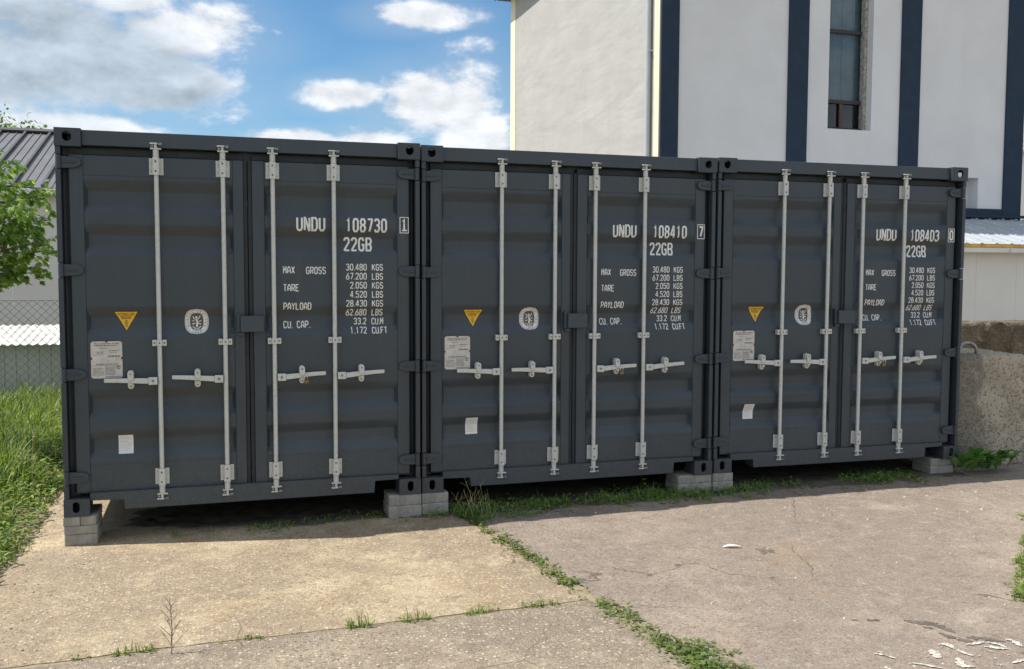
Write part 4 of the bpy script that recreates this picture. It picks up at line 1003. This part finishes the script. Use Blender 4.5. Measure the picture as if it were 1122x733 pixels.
# ------------------------------------------------------------------ metal-roofed shed on the left
M_seam = simple('grey_standing_seam', (0.155, 0.155, 0.16), 0.5, 0.2, 0.10, 1.2)
M_seam2 = simple('dark_seam_rib', (0.075, 0.075, 0.078), 0.55, 0.2, 0.1, 2)
M_shedwall = simple('cream_white_panel', (0.60, 0.595, 0.56), 0.6, 0, 0.03, 1.0)
shed = empty('metal_roof_shed', (-16.0, 13.5, -0.05), 'long white shed with a dark standing seam roof behind the chain-link fence', 'building')
mb = MB(); mb.box(0, 18.2, 0, 0.12, 0, 3.42); mb.box(0, 0.12, 0.121, 9.2, 0, 3.42); mb.box(18.08, 18.2, 0.121, 9.2, 0, 3.42); mb.box(0, 18.2, 9.201, 9.3, 0, 3.42)
mb.prism([(0.121, 3.42), (9.2, 3.42), (4.65, 5.02)], 'x', 18.08, 18.2)
sw = mb.build('wall', M_shedwall, shed)
mb = MB(); [mb.box(x, x + 0.02, -0.004, -0.001, 0, 3.4) for x in np.arange(1.25, 18, 1.2)]; mb.build('panel_joint', M_gutterw, sw)
mb = MB(); mb.prism([(-0.22, 3.50), (-0.22, 3.42), (4.65, 5.10), (9.5, 3.42), (9.5, 3.50), (4.65, 5.18)], 'x', -0.3, 18.5); srf = mb.build('roof', M_seam, shed, recalc=True)
mb = MB()
for x in np.arange(-0.2, 18.5, 0.52):
    mb.prism([(-0.225, 3.503), (4.60, 5.172), (4.60, 5.232), (-0.225, 3.563)], 'x', x, x + 0.045)
mb.build('roof_seam', M_seam2, srf, recalc=True)
mb = MB()
for x in np.arange(-0.2, 18.3, 0.52):
    for k in (0.17, 0.34): mb.prism([(-0.226, 3.502), (4.60, 5.172), (4.60, 5.184), (-0.226, 3.514)], 'x', x + k, x + k + 0.02)
mb.build('roof_groove', M_seam, srf, recalc=True)
mb = MB(); mb.prism([(4.45, 5.19), (4.65, 5.27), (4.85, 5.19), (4.65, 5.22)], 'x', -0.3, 18.5); mb.build('ridge_cap', M_seam2, srf, recalc=True)
mb = MB(); mb.box(-0.3, 18.5, -0.34, -0.226, 3.36, 3.47); mb.build('gutter', M_gutterw, srf, bevel=0.01)

# low corrugated lean-to behind the fence
M_sheetw = simple('white_corrugated_sheet', (0.74, 0.73, 0.66), 0.5, 0, 0.08, 3)
M_greywall = simple('grey_ribbed_panel', (0.44, 0.46, 0.42), 0.7, 0, 0.08, 2)
lean = empty('lean_to', (-10, 8.5, -0.09), 'low lean-to with a white corrugated roof behind the chain-link fence', 'shelter'); l0 = -0.09
xs2 = list(np.arange(-0.2, 10.1, 0.0137))
cor = lambda x: 0.012 * math.sin(x * 2 * math.pi / 0.11)
mb = MB(); mb.grid([[(x, -0.14, 0.785 - l0 + cor(x)) for x in xs2], [(x, 1.1, 1.005 - l0 + cor(x)) for x in xs2]]); mb.build('roof_sheet', M_sheetw, lean, smooth=True)
mb = MB(); mb.box(0, 9.9, 0, 0.05, 0, 0.765 - l0); wl2 = mb.build('wall', M_greywall, lean)
mb = MB(); [mb.box(x, x + 0.03, -0.012, -0.001, 0, 0.76 - l0) for x in np.arange(0.1, 9.8, 0.155)]; mb.build('panel_rib', M_greywall, wl2)
mb = MB(); [mb.box(x, x + 0.06, 0.98, 1.04, 0, 0.96 - l0) for x in (0.1, 3.3, 6.6, 9.7)]; mb.build('post', M_greywall, lean)

# ------------------------------------------------------------------ chain-link fence
M_wire = simple('galvanised_wire', (0.20, 0.205, 0.205), 0.5, 0.3, 0.1, 8)
fen = empty('chain_link_fence', (-7.0, 6.6, -0.07), 'grey chain-link fence rising from the tall grass', 'fence')
mb = MB(); FH, DW = 1.545, 0.104; Ln = 7.35
def wire(p0, p1, r=0.0030):
    p0, p1 = Vector(p0), Vector(p1); t = (p1 - p0).normalized(); a = Vector((0, 1, 0)); b = t.cross(a); i = len(mb.v)
    for p in (p0, p1):
        for k in range(3): th = 2.094 * k; mb.v.append(tuple(p + (a * math.cos(th) + b * math.sin(th)) * r))
    for k in range(3): mb.f.append((i + k, i + (k + 1) % 3, i + 3 + (k + 1) % 3, i + 3 + k))
x = 0.0; k = 0
while x < Ln:
    z = 0.0; s = 1 if k % 2 == 0 else -1; j = 0
    while z < FH - 0.01:
        z1 = min(z + DW / 2, FH); off = DW / 4
        a = x + (off if (j % 2 == 0) == (k % 2 == 0) else -off); b = x + (-off if (j % 2 == 0) == (k % 2 == 0) else off)
        wire((a, 0.002 * (1 if k % 2 else -1), z), (b, 0.002 * (1 if k % 2 else -1), z1)); z = z1; j += 1
    x += DW / 2; k += 1
mb.build('wire_mesh', M_wire, fen)
mb = MB(); wire((0, 0, FH), (Ln, 0, FH), 0.0032); mb.build('top_wire', M_wire, fen)
for x in (0.05, 3.2, 7.3):
    mb = MB(); mb.tube([(x, 0.035, 0), (x, 0.035, FH + 0.03)], 0.028, 10); mb.build('fence_post', M_wire, fen, smooth='auto')

# ------------------------------------------------------------------ vegetation
def leaf_mat(name, c1_, c2_, trans=0.35, scale=9.0):
    m = bpy.data.materials.new(name); m.use_nodes = True; t = NT(m.node_tree); b = m.node_tree.nodes['Principled BSDF']; out = m.node_tree.nodes['Material Output']
    co = coords(t); n = t.noise(co, scale, 4, 0.6); gi = t.n('ShaderNodeNewGeometry').outputs['Random Per Island']
    c = t.mix(t.ramp(t.m('ADD', t.m('MULTIPLY', n, 0.45), t.m('MULTIPLY', gi, 0.55)), 0.2, 0.85), c1_, c2_)
    t.set(b.inputs['Base Color'], c); b.inputs['Roughness'].default_value = 0.5; b.inputs['Specular IOR Level'].default_value = 0.3
    tr = t.n('ShaderNodeBsdfTranslucent', inp={0: t.mix(1.0, c, (1.3, 1.5, 0.6), 'MULTIPLY')}); mx = t.n('ShaderNodeMixShader', inp={0: trans, 1: b.outputs[0], 2: tr.outputs[0]})
    t.set(out.inputs[0], mx.outputs[0]); return m
M_grass = leaf_mat('tall_grass', (0.065, 0.14, 0.022), (0.34, 0.39, 0.11))
M_weed = leaf_mat('weed_leaf', (0.085, 0.14, 0.035), (0.21, 0.26, 0.085))
M_weed_lifted = leaf_mat('lifted_weed_leaf', (0.12, 0.22, 0.05), (0.24, 0.34, 0.10))  # weed green lightened in the colour to offset the containers' shade
M_dock = leaf_mat('dock_leaf', (0.11, 0.23, 0.06), (0.20, 0.34, 0.11), 0.25)
M_maple = leaf_mat('maple_leaf', (0.20, 0.31, 0.07), (0.44, 0.53, 0.20), 0.62)
M_tree = leaf_mat('far_tree_leaf', (0.09, 0.14, 0.04), (0.18, 0.24, 0.09), 0.4)
M_dry = simple('dry_stalk', (0.34, 0.32, 0.16), 0.9, 0, 0.25, 20)
M_bark = simple('grey_bark', (0.16, 0.135, 0.11), 0.9, 0, 0.3, 12, 0.3, 0.6, 40)
M_seed = simple('seed_head', (0.46, 0.42, 0.24), 0.9, 0, 0.2, 20)

def blade(mb, x, y, z, h, w, lean, az_, seg=4, droop=0.5):
    d = Vector((math.cos(az_), math.sin(az_), 0)); s = Vector((-d.y, d.x, 0)); rows = []
    for k in range(seg + 1):
        t = k / seg; p = Vector((x, y, z)) + d * (lean * h * t ** (1.4 + droop)) + Vector((0, 0, h * (t - 0.5 * droop * lean * t ** 2.5)))
        ww = w * (1 - t) ** 0.6 * 0.5 + 0.0004; rows.append([tuple(p - s * ww), tuple(p + s * ww)])
    mb.grid(rows)
def leaflet(mb, p, dirv_, L, wd, upv=Vector((0, 0, 1)), curl=0.25):
    d = dirv_.normalized(); s = d.cross(upv); s = s.normalized() if s.length > 1e-4 else Vector((1, 0, 0)); n = s.cross(d)
    rows = []
    for t, ww in ((0, 0.08), (0.3, 0.85), (0.6, 1.0), (0.85, 0.55), (1, 0.05)):
        q = p + d * (L * t) - n * (curl * L * t * t); rows.append([tuple(q - s * wd * ww / 2), tuple(q + n * 0.08 * wd * (-1)), tuple(q + s * wd * ww / 2)])
    mb.grid(rows)
gr = random.Random(21)
def edge_x(y): return -0.27 + wob(y, 1, 0.07, 1.5)
# the verge: tall and dense to the back, trodden and short at the slab edge
mb = MB()
def verge(n, y0, y1, xmin, f):
    c = 0
    while c < n:
        y = gr.uniform(y0, y1); x = edge_x(min(y, 6.6)) + 0.05 - abs(gr.gauss(0, 1)) * 0.9 if gr.random() < 0.6 else gr.uniform(xmin, edge_x(y))
        if y > 6.1 and gr.random() < 0.5: x = gr.uniform(-3.5, 0.3)
        if x < xmin: continue
        d = max(0, edge_x(min(y, 6.6)) - x)
        dens_ = 0.35 + 1.5 * mnoise.noise(Vector((x * 1.9, y * 1.3, 3)))
        if gr.random() > 0.12 + dens_ + 0.45 * min(1, d / 0.7): continue
        tall = min(1, d / 0.55) * (0.35 + 0.65 * min(1, max(0, (y + 0.2) / 2.6)))
        h = (0.05 + (0.34 if y < 3.5 else 0.22) * tall) * gr.uniform(0.55, 1.25) * (1 + 0.9 * mnoise.noise(Vector((x * 2.3, y * 2.3, 8))))
        blade(mb, x, y, G(x) - 0.02, h, gr.uniform(0.006, 0.018) * (0.7 + tall * 0.6), gr.uniform(0.1, 0.85), gr.uniform(0, 6.28), 4, gr.uniform(0.2, 0.9)); c += 1
verge(10500, -1.6, 4.0, -2.6, 0); verge(7000, 4.0, 8.3, -4.0, 0)
# broad-leaved weeds among the grass
for k in range(5200):
    y = gr.uniform(-1.2, 6.0); x = edge_x(y) - abs(gr.gauss(0, 0.5)) - 0.02; h = gr.uniform(0.02, 0.22) * min(1, 0.3 + (edge_x(y) - x) / 0.4)
    a = gr.uniform(0, 6.28); leaflet(mb, Vector((x, y, G(x) + h)), Vector((math.cos(a), math.sin(a), gr.uniform(-0.2, 0.7))), gr.uniform(0.03, 0.075), gr.uniform(0.012, 0.03))
for k in range(9000):
    x = gr.uniform(-9, -1.5); y = gr.uniform(-6, 9); blade(mb, x, y, G(x) - 0.02, gr.uniform(0.1, 0.35), 0.014, gr.uniform(0.2, 0.9), gr.uniform(0, 6.28), 3)
tag(mb.build('grass', M_grass, None, smooth=True), kind='stuff')
mb = MB()
for k in range(900):
    y = gr.uniform(-1.4, 6.0); x = edge_x(y) + 0.03 - abs(gr.gauss(0, 0.45)); d = max(0, edge_x(y) - x)
    blade(mb, x, y, G(x) - 0.01, (0.03 + 0.22 * min(1, d / 0.5)) * gr.uniform(0.4, 1.2), gr.uniform(0.004, 0.009), gr.uniform(0.3, 1.4), gr.uniform(0, 6.28), 3, 0.8)
tag(mb.build('dead_grass', M_dry, None, smooth=True), kind='stuff')
# seed stalks standing out of the verge
mb = MB()
for k in range(26):
    y = gr.uniform(0.6, 4.5); x = edge_x(y) - gr.uniform(0.05, 0.8); h = gr.uniform(0.3, 0.6); a = gr.uniform(0, 6.28); l = gr.uniform(0.02, 0.12)
    mb.tube([(x, y, G(x)), (x + l * .4 * math.cos(a), y + l * .4 * math.sin(a), h * .6), (x + l * math.cos(a), y + l * math.sin(a), h)], [0.002, 0.0017, 0.0012], 4, False)
    for q in range(10): leaflet(mb, Vector((x + l * math.cos(a), y + l * math.sin(a), h - 0.008 * q)), Vector((gr.uniform(-1, 1), gr.uniform(-1, 1), 0.8)), 0.016, 0.006)
tag(mb.build('seed_stalks', M_seed, None, smooth=True), kind='stuff')

def tuft(mb, x, y, r, h, n, leafy=0.3, w=0.006):
    for k in range(n):
        a = gr.uniform(0, 6.28); d = r * math.sqrt(gr.random()); px_, py_ = x + d * math.cos(a), y + d * math.sin(a); hh = h * gr.uniform(0.4, 1.1) * (1 - 0.5 * d / max(r, 1e-3))
        if gr.random() < leafy:
            z = gr.uniform(0.1, 0.8) * hh; aa = gr.uniform(0, 6.28)
            leaflet(mb, Vector((px_, py_, gz(px_, py_) - 0.008 + z)), Vector((math.cos(aa), math.sin(aa), gr.uniform(-0.1, 0.8))), gr.uniform(0.018, 0.045), gr.uniform(0.008, 0.02))
        else: blade(mb, px_, py_, gz(px_, py_) - 0.012, hh, w * gr.uniform(0.7, 1.2), gr.uniform(0.2, 1.0), gr.uniform(0, 6.28), 3, gr.uniform(0.2, 0.9))
# longitudinal joint (solid green line of weeds) and the strip along the container feet
mb = MB()
for k in range(230):
    y = gr.uniform(-3.6, 0.0); d_ = max(0.5 + 0.9 * mnoise.noise(Vector((y * 2.2, 5, 1))), 0.45 if y > -1.0 else 0)
    if d_ < 0.3: continue
    tuft(mb, JX(y) - 0.005 + gr.gauss(0, 0.03), y, 0.045, 0.025 + 0.055 * d_, int(3 + 11 * d_), 0.45, 0.005)
for k in range(26): y = gr.uniform(-3.35, -2.75); tuft(mb, JX(y) + 0.03 + gr.gauss(0, 0.06), y, 0.07, 0.07, 17, 0.65)
for k in range(8): tuft(mb, 3.19 + gr.gauss(0, 0.10), -2.98 + gr.gauss(0, 0.07), 0.05, 0.05, 16, 0.7)
tag(mb.build('joint_weeds', M_weed, None, smooth=True), kind='stuff')
mb = MB()
for k in range(250):
    x = gr.uniform(2.70, 7.0); y = 0.02 + gr.gauss(0, 0.11); 
    d_ = 0.62 + 0.9 * mnoise.noise(Vector((x * 1.6, 2, 6))) - (0.35 if x > 5.3 else 0)
    if d_ < 0.15: continue
    tuft(mb, x, y, 0.08, 0.05 + 0.10 * d_, int(10 + 22 * d_), 0.65, 0.007)
for x, y, h in ((2.78, -0.12, 0.17), (2.9, -0.15, 0.15), (2.72, 0.0, 0.16), (3.05, -0.2, 0.12), (3.9, 0.0, 0.16), (4.25, -0.02, 0.20), (4.35, 0.02, 0.18), (2.55, -0.06, 0.13), (4.75, 0.0, 0.13), (5.0, 0.0, 0.10), (6.2, 0.03, 0.12), (6.55, 0.03, 0.1)): tuft(mb, x, y, 0.09, h, 60, 0.6, 0.007)
for x, y, r, n in ((1.28, -0.02, 0.11, 60), (1.40, 0.02, 0.12, 60), (1.55, 0.04, 0.08, 20), (1.75, 0.10, 0.15, 40), (1.95, 0.12, 0.15, 46), (2.10, 0.08, 0.1, 36), (0.72, 0.02, 0.07, 22), (0.95, 0.06, 0.07, 10), (2.3, -0.05, 0.1, 20)): tuft(mb, x, y, r, 0.10, n, 0.5, 0.007)
for k in range(40): x = gr.uniform(2.7, 6.9); tuft(mb, x, -0.18 - abs(gr.gauss(0, 0.05)), 0.03, 0.03, 7, 0.8)
tag(mb.build('feet_weeds', M_weed_lifted, None, smooth=True), kind='stuff')
# thin dead stalks over the weeds at the second container's left foot
mb = MB()
for k in range(13):
    x = 2.80 + gr.gauss(0, 0.09); y = -0.12 + gr.gauss(0, 0.06); h = gr.uniform(0.14, 0.30); a = gr.uniform(0, 6.28); l = gr.uniform(0.03, 0.14)
    p = [Vector((x, y, gz(x, y) - .01)), Vector((x + l * .5 * math.cos(a), y + l * .5 * math.sin(a), h * .65)), Vector((x + l * math.cos(a), y + l * math.sin(a), h))]
    mb.tube(p, [0.0014, 0.0011, 0.0007], 4, False)
    for q in range(3): t = gr.uniform(0.4, 0.9); s = p[0].lerp(p[2], t); mb.tube([s, s + Vector((gr.uniform(-.05, .05), gr.uniform(-.05, .05), gr.uniform(.02, .06)))], [0.0010, 0.0006], 4, False)
ds = mb.build('dry_weed', M_dry, None); tag(ds, 'pale dead weed stalks over the green weeds by the foot of container 108410', 'weed')
# single tufts in the cross joint
TL = [(0.60, 'broad low grass tuft in the cross joint beside the bare twig', 0.10, 0.075, 70), (1.10, 'thin sparse grass tuft in the cross joint between the twig and the spiky tuft', 0.12, 0.045, 34), (1.675, 'spiky upright grass tuft in the middle of the cross joint', 0.06, 0.115, 46), (1.975, 'leafy pointed grass tuft with a dark side leaf in the cross joint', 0.075, 0.10, 52), (2.33, 'low wide grass tuft in the cross joint toward the weedy seam', 0.09, 0.06, 54), (2.66, 'grass tuft in the cross joint closest to the weedy seam', 0.11, 0.065, 60), (0.36, 'tiny grass sprig in the cross joint nearest the verge', 0.05, 0.04, 16)]
for x, lab, r, h, n in TL:
    mb = MB(); y = -2.063 + 0.012 * math.sin(x * 2.1)
    for k in range(n):
        a = gr.uniform(0, 6.28); dx = r * gr.uniform(-1, 1); px_, py_ = x + dx, y + gr.gauss(0, 0.016)
        if gr.random() < 0.2: leaflet(mb, Vector((px_, py_, gz(px_, py_) + gr.uniform(0, .02))), Vector((math.cos(a), math.sin(a), 0.4)), gr.uniform(0.02, 0.04), 0.012)
        else: blade(mb, px_, py_, gz(px_, py_) - 0.012, h * gr.uniform(0.45, 1.15) * (1 - 0.4 * abs(dx) / r), gr.uniform(0.004, 0.007), gr.uniform(0.2, 0.9), a, 3, gr.uniform(0.2, 0.9))
    # make it rooted at its base
    o = mb.build('grass_tuft', M_grass, None, smooth=True); tag(o, lab, 'grass tuft', 'grass tufts in the slab joint')
# bare twig weed
mb = MB(); tw = Vector((0.765, -2.14, G(0.76) - 0.005))
top = tw + Vector((-0.005, 0.03, 0.27))
mb.tube([tw, tw + Vector((0.004, 0.01, 0.13)), top], [0.0032, 0.0026, 0.0014], 5)
for k in range(15):
    t = 0.12 + 0.82 * k / 15; s = tw.lerp(top, t); a = k * 2.4; l = 0.10 * (1.05 - t) + 0.025
    e1 = s + Vector((math.cos(a) * l * .7, math.sin(a) * l * .5, l * .75)); mb.tube([s, s.lerp(e1, .5) + Vector((0, 0, .004)), e1], [0.0018, 0.0014, 0.0008], 4)
    mb.tube([s.lerp(e1, .5), s.lerp(e1, .5) + Vector((math.cos(a + 1) * .02, math.sin(a + 1) * .02, .03))], [0.0011, 0.0007], 4)
tag(mb.build('bare_twig', M_bark, None), 'leafless brown twig sticking up from the slab joint', 'twig')
# verge patch at the right edge of the apron
mb = MB()
for k in range(260):
    y = gr.uniform(-2.85, -1.75); x = 5.33 + (y + 2.7) * 1.13 + abs(gr.gauss(0, 0.3)) + wob(y, 77, 0.05, 4)
    if x < 5.2: continue
    tuft(mb, x, y, 0.07, 0.10, 22, 0.3, 0.008)
for x, y in ((5.36, -2.62), (5.44, -2.72), (6.62, -1.45), (6.7, -1.38)): tuft(mb, x, y, 0.05, 0.07, 16, 0.4)
tag(mb.build('grass_patch', M_grass, None, smooth=True), kind='stuff')

# dock rosette at the foot of the tan block
mb = MB()
for k in range(46):
    a = k * 2.399 + gr.uniform(-.3, .3); L = gr.uniform(0.17, 0.27); el_ = gr.uniform(0.55, 1.25); w_ = L * gr.uniform(0.36, 0.5)
    bx, by = 7.60 + gr.gauss(0, 0.13), -0.02 + gr.gauss(0, 0.03); d = Vector((math.cos(a), math.sin(a), 0))
    if d.y > 0.25: d.y *= -1
    d.normalize(); s = Vector((-d.y, d.x, 0)); rows = []
    for j in range(8):
        t = j / 7; r_ = L * t; z = math.sin(el_) * L * (1.75 * t - 0.95 * t * t) + 0.03 * el_; p = Vector((bx, by, gz(bx, by))) + d * (r_ * math.cos(el_ * 0.7)) + Vector((0, 0, z))
        ww = w_ * 0.5 * (0.10 + math.sin(math.pi * min(1, max(0, (t - 0.12) / 0.88)) ** 0.8) * 0.95) * (1 + 0.10 * math.sin(j * 2.6 + k)) if t < 1 else 0.003
        rows.append([tuple(p - s * ww + Vector((0, 0, ww * 0.35))), tuple(p - s * ww * .5 + Vector((0, 0, ww * .12))), tuple(p), tuple(p + s * ww * .5 + Vector((0, 0, ww * .12))), tuple(p + s * ww + Vector((0, 0, ww * 0.35)))])
    mb.grid(rows)
dk = mb.build('dock_plant', M_dock, None, smooth=True); tag(dk, 'broad-leaved green dock plant at the foot of the tan concrete block', 'plant')

# maple sapling just outside the left edge, sprays reaching in
def maple_leaf(mb, p, d, n, S):
    d = d.normalized(); s = d.cross(n); s = s.normalized() if s.length > 1e-4 else Vector((1, 0, 0)); n = s.cross(d)
    out = [(0, 0), (0.28, 0.02), (0.20, 0.14), (0.52, 0.34), (0.30, 0.42), (0.34, 0.62), (0.16, 0.60), (0, 1.0), (-0.16, 0.60), (-0.34, 0.62), (-0.30, 0.42), (-0.52, 0.34), (-0.20, 0.14), (-0.28, 0.02)]
    i = len(mb.v)
    mb.v.append(tuple(p + d * 0.36 * S + n * 0.03 * S))
    for u, v in out: mb.v.append(tuple(p + s * (u * S) + d * (v * S) - n * (0.16 * S * (abs(u) * 1.2 + v * v))))
    m = len(out)
    for k in range(m): mb.f.append((i, i + 1 + k, i + 1 + (k + 1) % m))
mt = empty('maple_tree', (-1.55, 3.35, G(-1.5)), 'young maple with bright green sprays beside the container', 'tree')
tb = MB(); cb = MB(); q = random.Random(5); b0 = Vector((0, 0, 0))
tb.tube([(0, 0, -0.02), (0.03, 0.02, 0.9), (-0.02, 0.0, 1.8), (0.02, 0.03, 2.6), (0.0, 0.0, 3.3)], [0.05, 0.042, 0.034, 0.022, 0.008], 10)
SPR = [(1.9, -0.1, 1.0, 2.42, -0.06), (1.85, 0.12, 0.9, 2.32, -0.06), (1.75, -0.28, 0.98, 2.28, -0.1), (1.5, 0.0, 0.85, 1.95, -0.1), (2.2, -0.15, 1.02, 2.62, -0.02), (1.7, -0.35, 1.12, 2.22, -0.10), (1.6, 0.05, 1.05, 2.16, -0.10), (1.5, -0.2, 0.98, 2.0, -0.10), (1.6, 0.3, 0.80, 2.05, -0.08), (2.0, 0.2, 0.75, 2.95, 0.0), (2.3, -0.4, 0.62, 2.95, 0.02), (1.7, -0.5, 0.7, 2.1, -0.08), (2.5, 0.0, 0.45, 3.2, 0.1)]
for k in range(8): SPR.append((q.uniform(1.8, 2.7), q.uniform(-0.6, 0.4), q.uniform(0.6, 1.02), 0, q.uniform(-.12, .05)))
for k in range(22): SPR.append((q.uniform(1.75, 2.8), q.uniform(1.1, 5.3), q.uniform(0.5, 1.0), 0, q.uniform(-.1, .1)))
for z0, a, L, zend, dr in SPR:
    z0 -= 0.05; zend = zend if zend else z0 + q.uniform(0.0, 0.5); d = Vector((math.cos(a), math.sin(a), 0)); prev = []
    for j in range(9):
        t = j / 8; prev.append(Vector((0, 0, z0)) + d * (L * t) + Vector((q.gauss(0, .012), q.gauss(0, .012), (zend - z0) * (1 - (1 - t) ** 1.6) + dr * t * t)))
    tb.tube(prev, [0.012 * (1 - t / 9.5) + 0.002 for t in range(9)], 6)
    for j in range(2, 9):
        nsub = 6
        for u in range(nsub):
            base = prev[j - 1].lerp(prev[j], q.random()); sa = a + q.choice((-1, 1)) * q.uniform(0.3, 1.2); l = q.uniform(0.05, 0.24) * (1.15 - 0.35 * j / 8)
            tip = base + Vector((math.cos(sa) * l, math.sin(sa) * l, q.uniform(-0.10, 0.10))); tb.tube([base, tip], [0.0028, 0.0014], 4)
            for w in range(q.randint(3, 5)):
                s = base.lerp(tip, q.uniform(0.35, 1.05)); la = sa + q.uniform(-1.4, 1.4)
                dd = Vector((math.cos(la), math.sin(la), q.uniform(-1.5, -0.05))); nn = Vector((q.uniform(-.6, .6), q.uniform(-.9, .3), 1))
                maple_leaf(cb, s, dd, nn, q.uniform(0.042, 0.082))
tb.build('trunk', M_bark, mt, smooth=True); cb.build('crown', M_maple, mt, smooth=False)

# tree behind the shed roof, and a second clump out of frame beyond it
def far_tree(x, y, h, cr, lab, seed):
    q = random.Random(seed); t = empty('broadleaf_tree', (x, y, -0.07), lab, 'tree')
    tb = MB(); cb = MB(); tb.tube([(0, 0, 0), (0.1, 0, h * .35), (0, .1, h * .7), (0, 0, h * .93)], [0.22, 0.17, 0.10, 0.03], 8)
    cl = []
    for k in range(34):
        a = q.uniform(0, 6.28); zz = q.uniform(h * 0.38, h * 0.97); rr_ = cr * math.sqrt(q.random()) * math.sin(math.pi * min(0.97, max(0.15, (zz / h - 0.28) / 0.74))) ** 0.7
        c = Vector((math.cos(a) * rr_, math.sin(a) * rr_, zz)); cl.append(c); tb.tube([(0, 0, zz * 0.72), tuple(Vector((0, 0, zz * .72)).lerp(c, .6) + Vector((0, 0, .1))), tuple(c)], [0.06, 0.035, 0.012], 5)
        R_ = q.uniform(0.5, 0.95)
        for j in range(190):
            v = Vector((q.gauss(0, 1), q.gauss(0, 1), q.gauss(0, .8))).normalized() * R_ * q.random() ** 0.45
            p = c + v; leaflet(cb, p, Vector((q.gauss(0, 1), q.gauss(0, 1), q.gauss(-.2, .6))), q.uniform(0.10, 0.2), q.uniform(0.06, 0.11), Vector((0, 0, 1)) if q.random() < .7 else Vector((1, 0, 0.2)))
    tb.build('trunk', M_bark, t, smooth=True); cb.build('crown', M_tree, t); return t
far_tree(-6.6, 30.0, 7.25, 3.0, 'bushy tree top showing above the dark shed roof', 3)

# ------------------------------------------------------------------ litter and grit
mb = MB(); rows = []
for k in range(15):
    t = k / 14; w = 0.019 * math.sin(math.pi * min(1, 0.12 + 0.8 * t)) * (0.7 + 0.6 * mnoise.noise(Vector((t * 9, 1, 1)))); x = 4.16 + 0.11 * t; y = -1.43 - 0.04 * t
    z = gz(x, y) + 0.006 + 0.012 * math.sin(t * 3.0) * (t > 0.1)
    rows.append([(x, y - w, z), (x, y, z + 0.004), (x, y + w * 1.3, z + 0.001)])
mb.grid(rows); o = mb.build('litter_scrap', M_paper, None, smooth=True); sd = o.modifiers.new('thickness', 'SOLIDIFY'); sd.thickness = 0.002
tag(o, 'small white scrap lying alone on the asphalt', 'litter')
q = random.Random(9)
def chips(n, x0, x1, y0, y1, smin, smax, pw=2.0):
    for k in range(n):
        x = q.uniform(x0, x1); y = q.uniform(y0, y1); s = smin + (smax - smin) * q.random() ** pw; a = q.uniform(0, 6.28); m = q.randint(5, 7); base = [];
        st = q.uniform(0.5, 1.0)
        for j in range(m):
            th = 2 * math.pi * j / m; rr_ = s * q.uniform(0.7, 1.1); u, v = rr_ * math.cos(th), st * rr_ * math.sin(th); base.append((x + u * math.cos(a) - v * math.sin(a), y + u * math.sin(a) + v * math.cos(a)))
        z = gz(x, y); h = s * q.uniform(0.35, 0.8); i = len(mb.v)
        mb.v += [(bx, by, z - 0.003) for bx, by in base] + [(x + (bx - x) * .7, y + (by - y) * .7, z + h) for bx, by in base]
        mb.f.append(tuple(range(i + m, i + 2 * m)))
        for j in range(m): mb.f.append((i + j, i + (j + 1) % m, i + m + (j + 1) % m, i + m + j))
def stone_mat():
    m, t, b = mat('pale_grit'); gi = t.n('ShaderNodeNewGeometry').outputs['Random Per Island']
    t.set(b.inputs['Base Color'], t.mix(gi, (0.62, 0.57, 0.48), (0.22, 0.18, 0.14))); b.inputs['Roughness'].default_value = 0.9; return m
mb = MB(); chips(900, 3.1, 8.0, -3.6, -0.1, 0.002, 0.010, 3); chips(900, -0.2, 2.95, -3.2, -0.1, 0.002, 0.008, 3); chips(200, -0.3, 0.2, -2, 2, 0.003, 0.012, 2); chips(160, 5, 7.5, -1.5, -0.2, 0.004, 0.014, 2)
tag(mb.build('gravel', stone_mat(), None), kind='stuff')
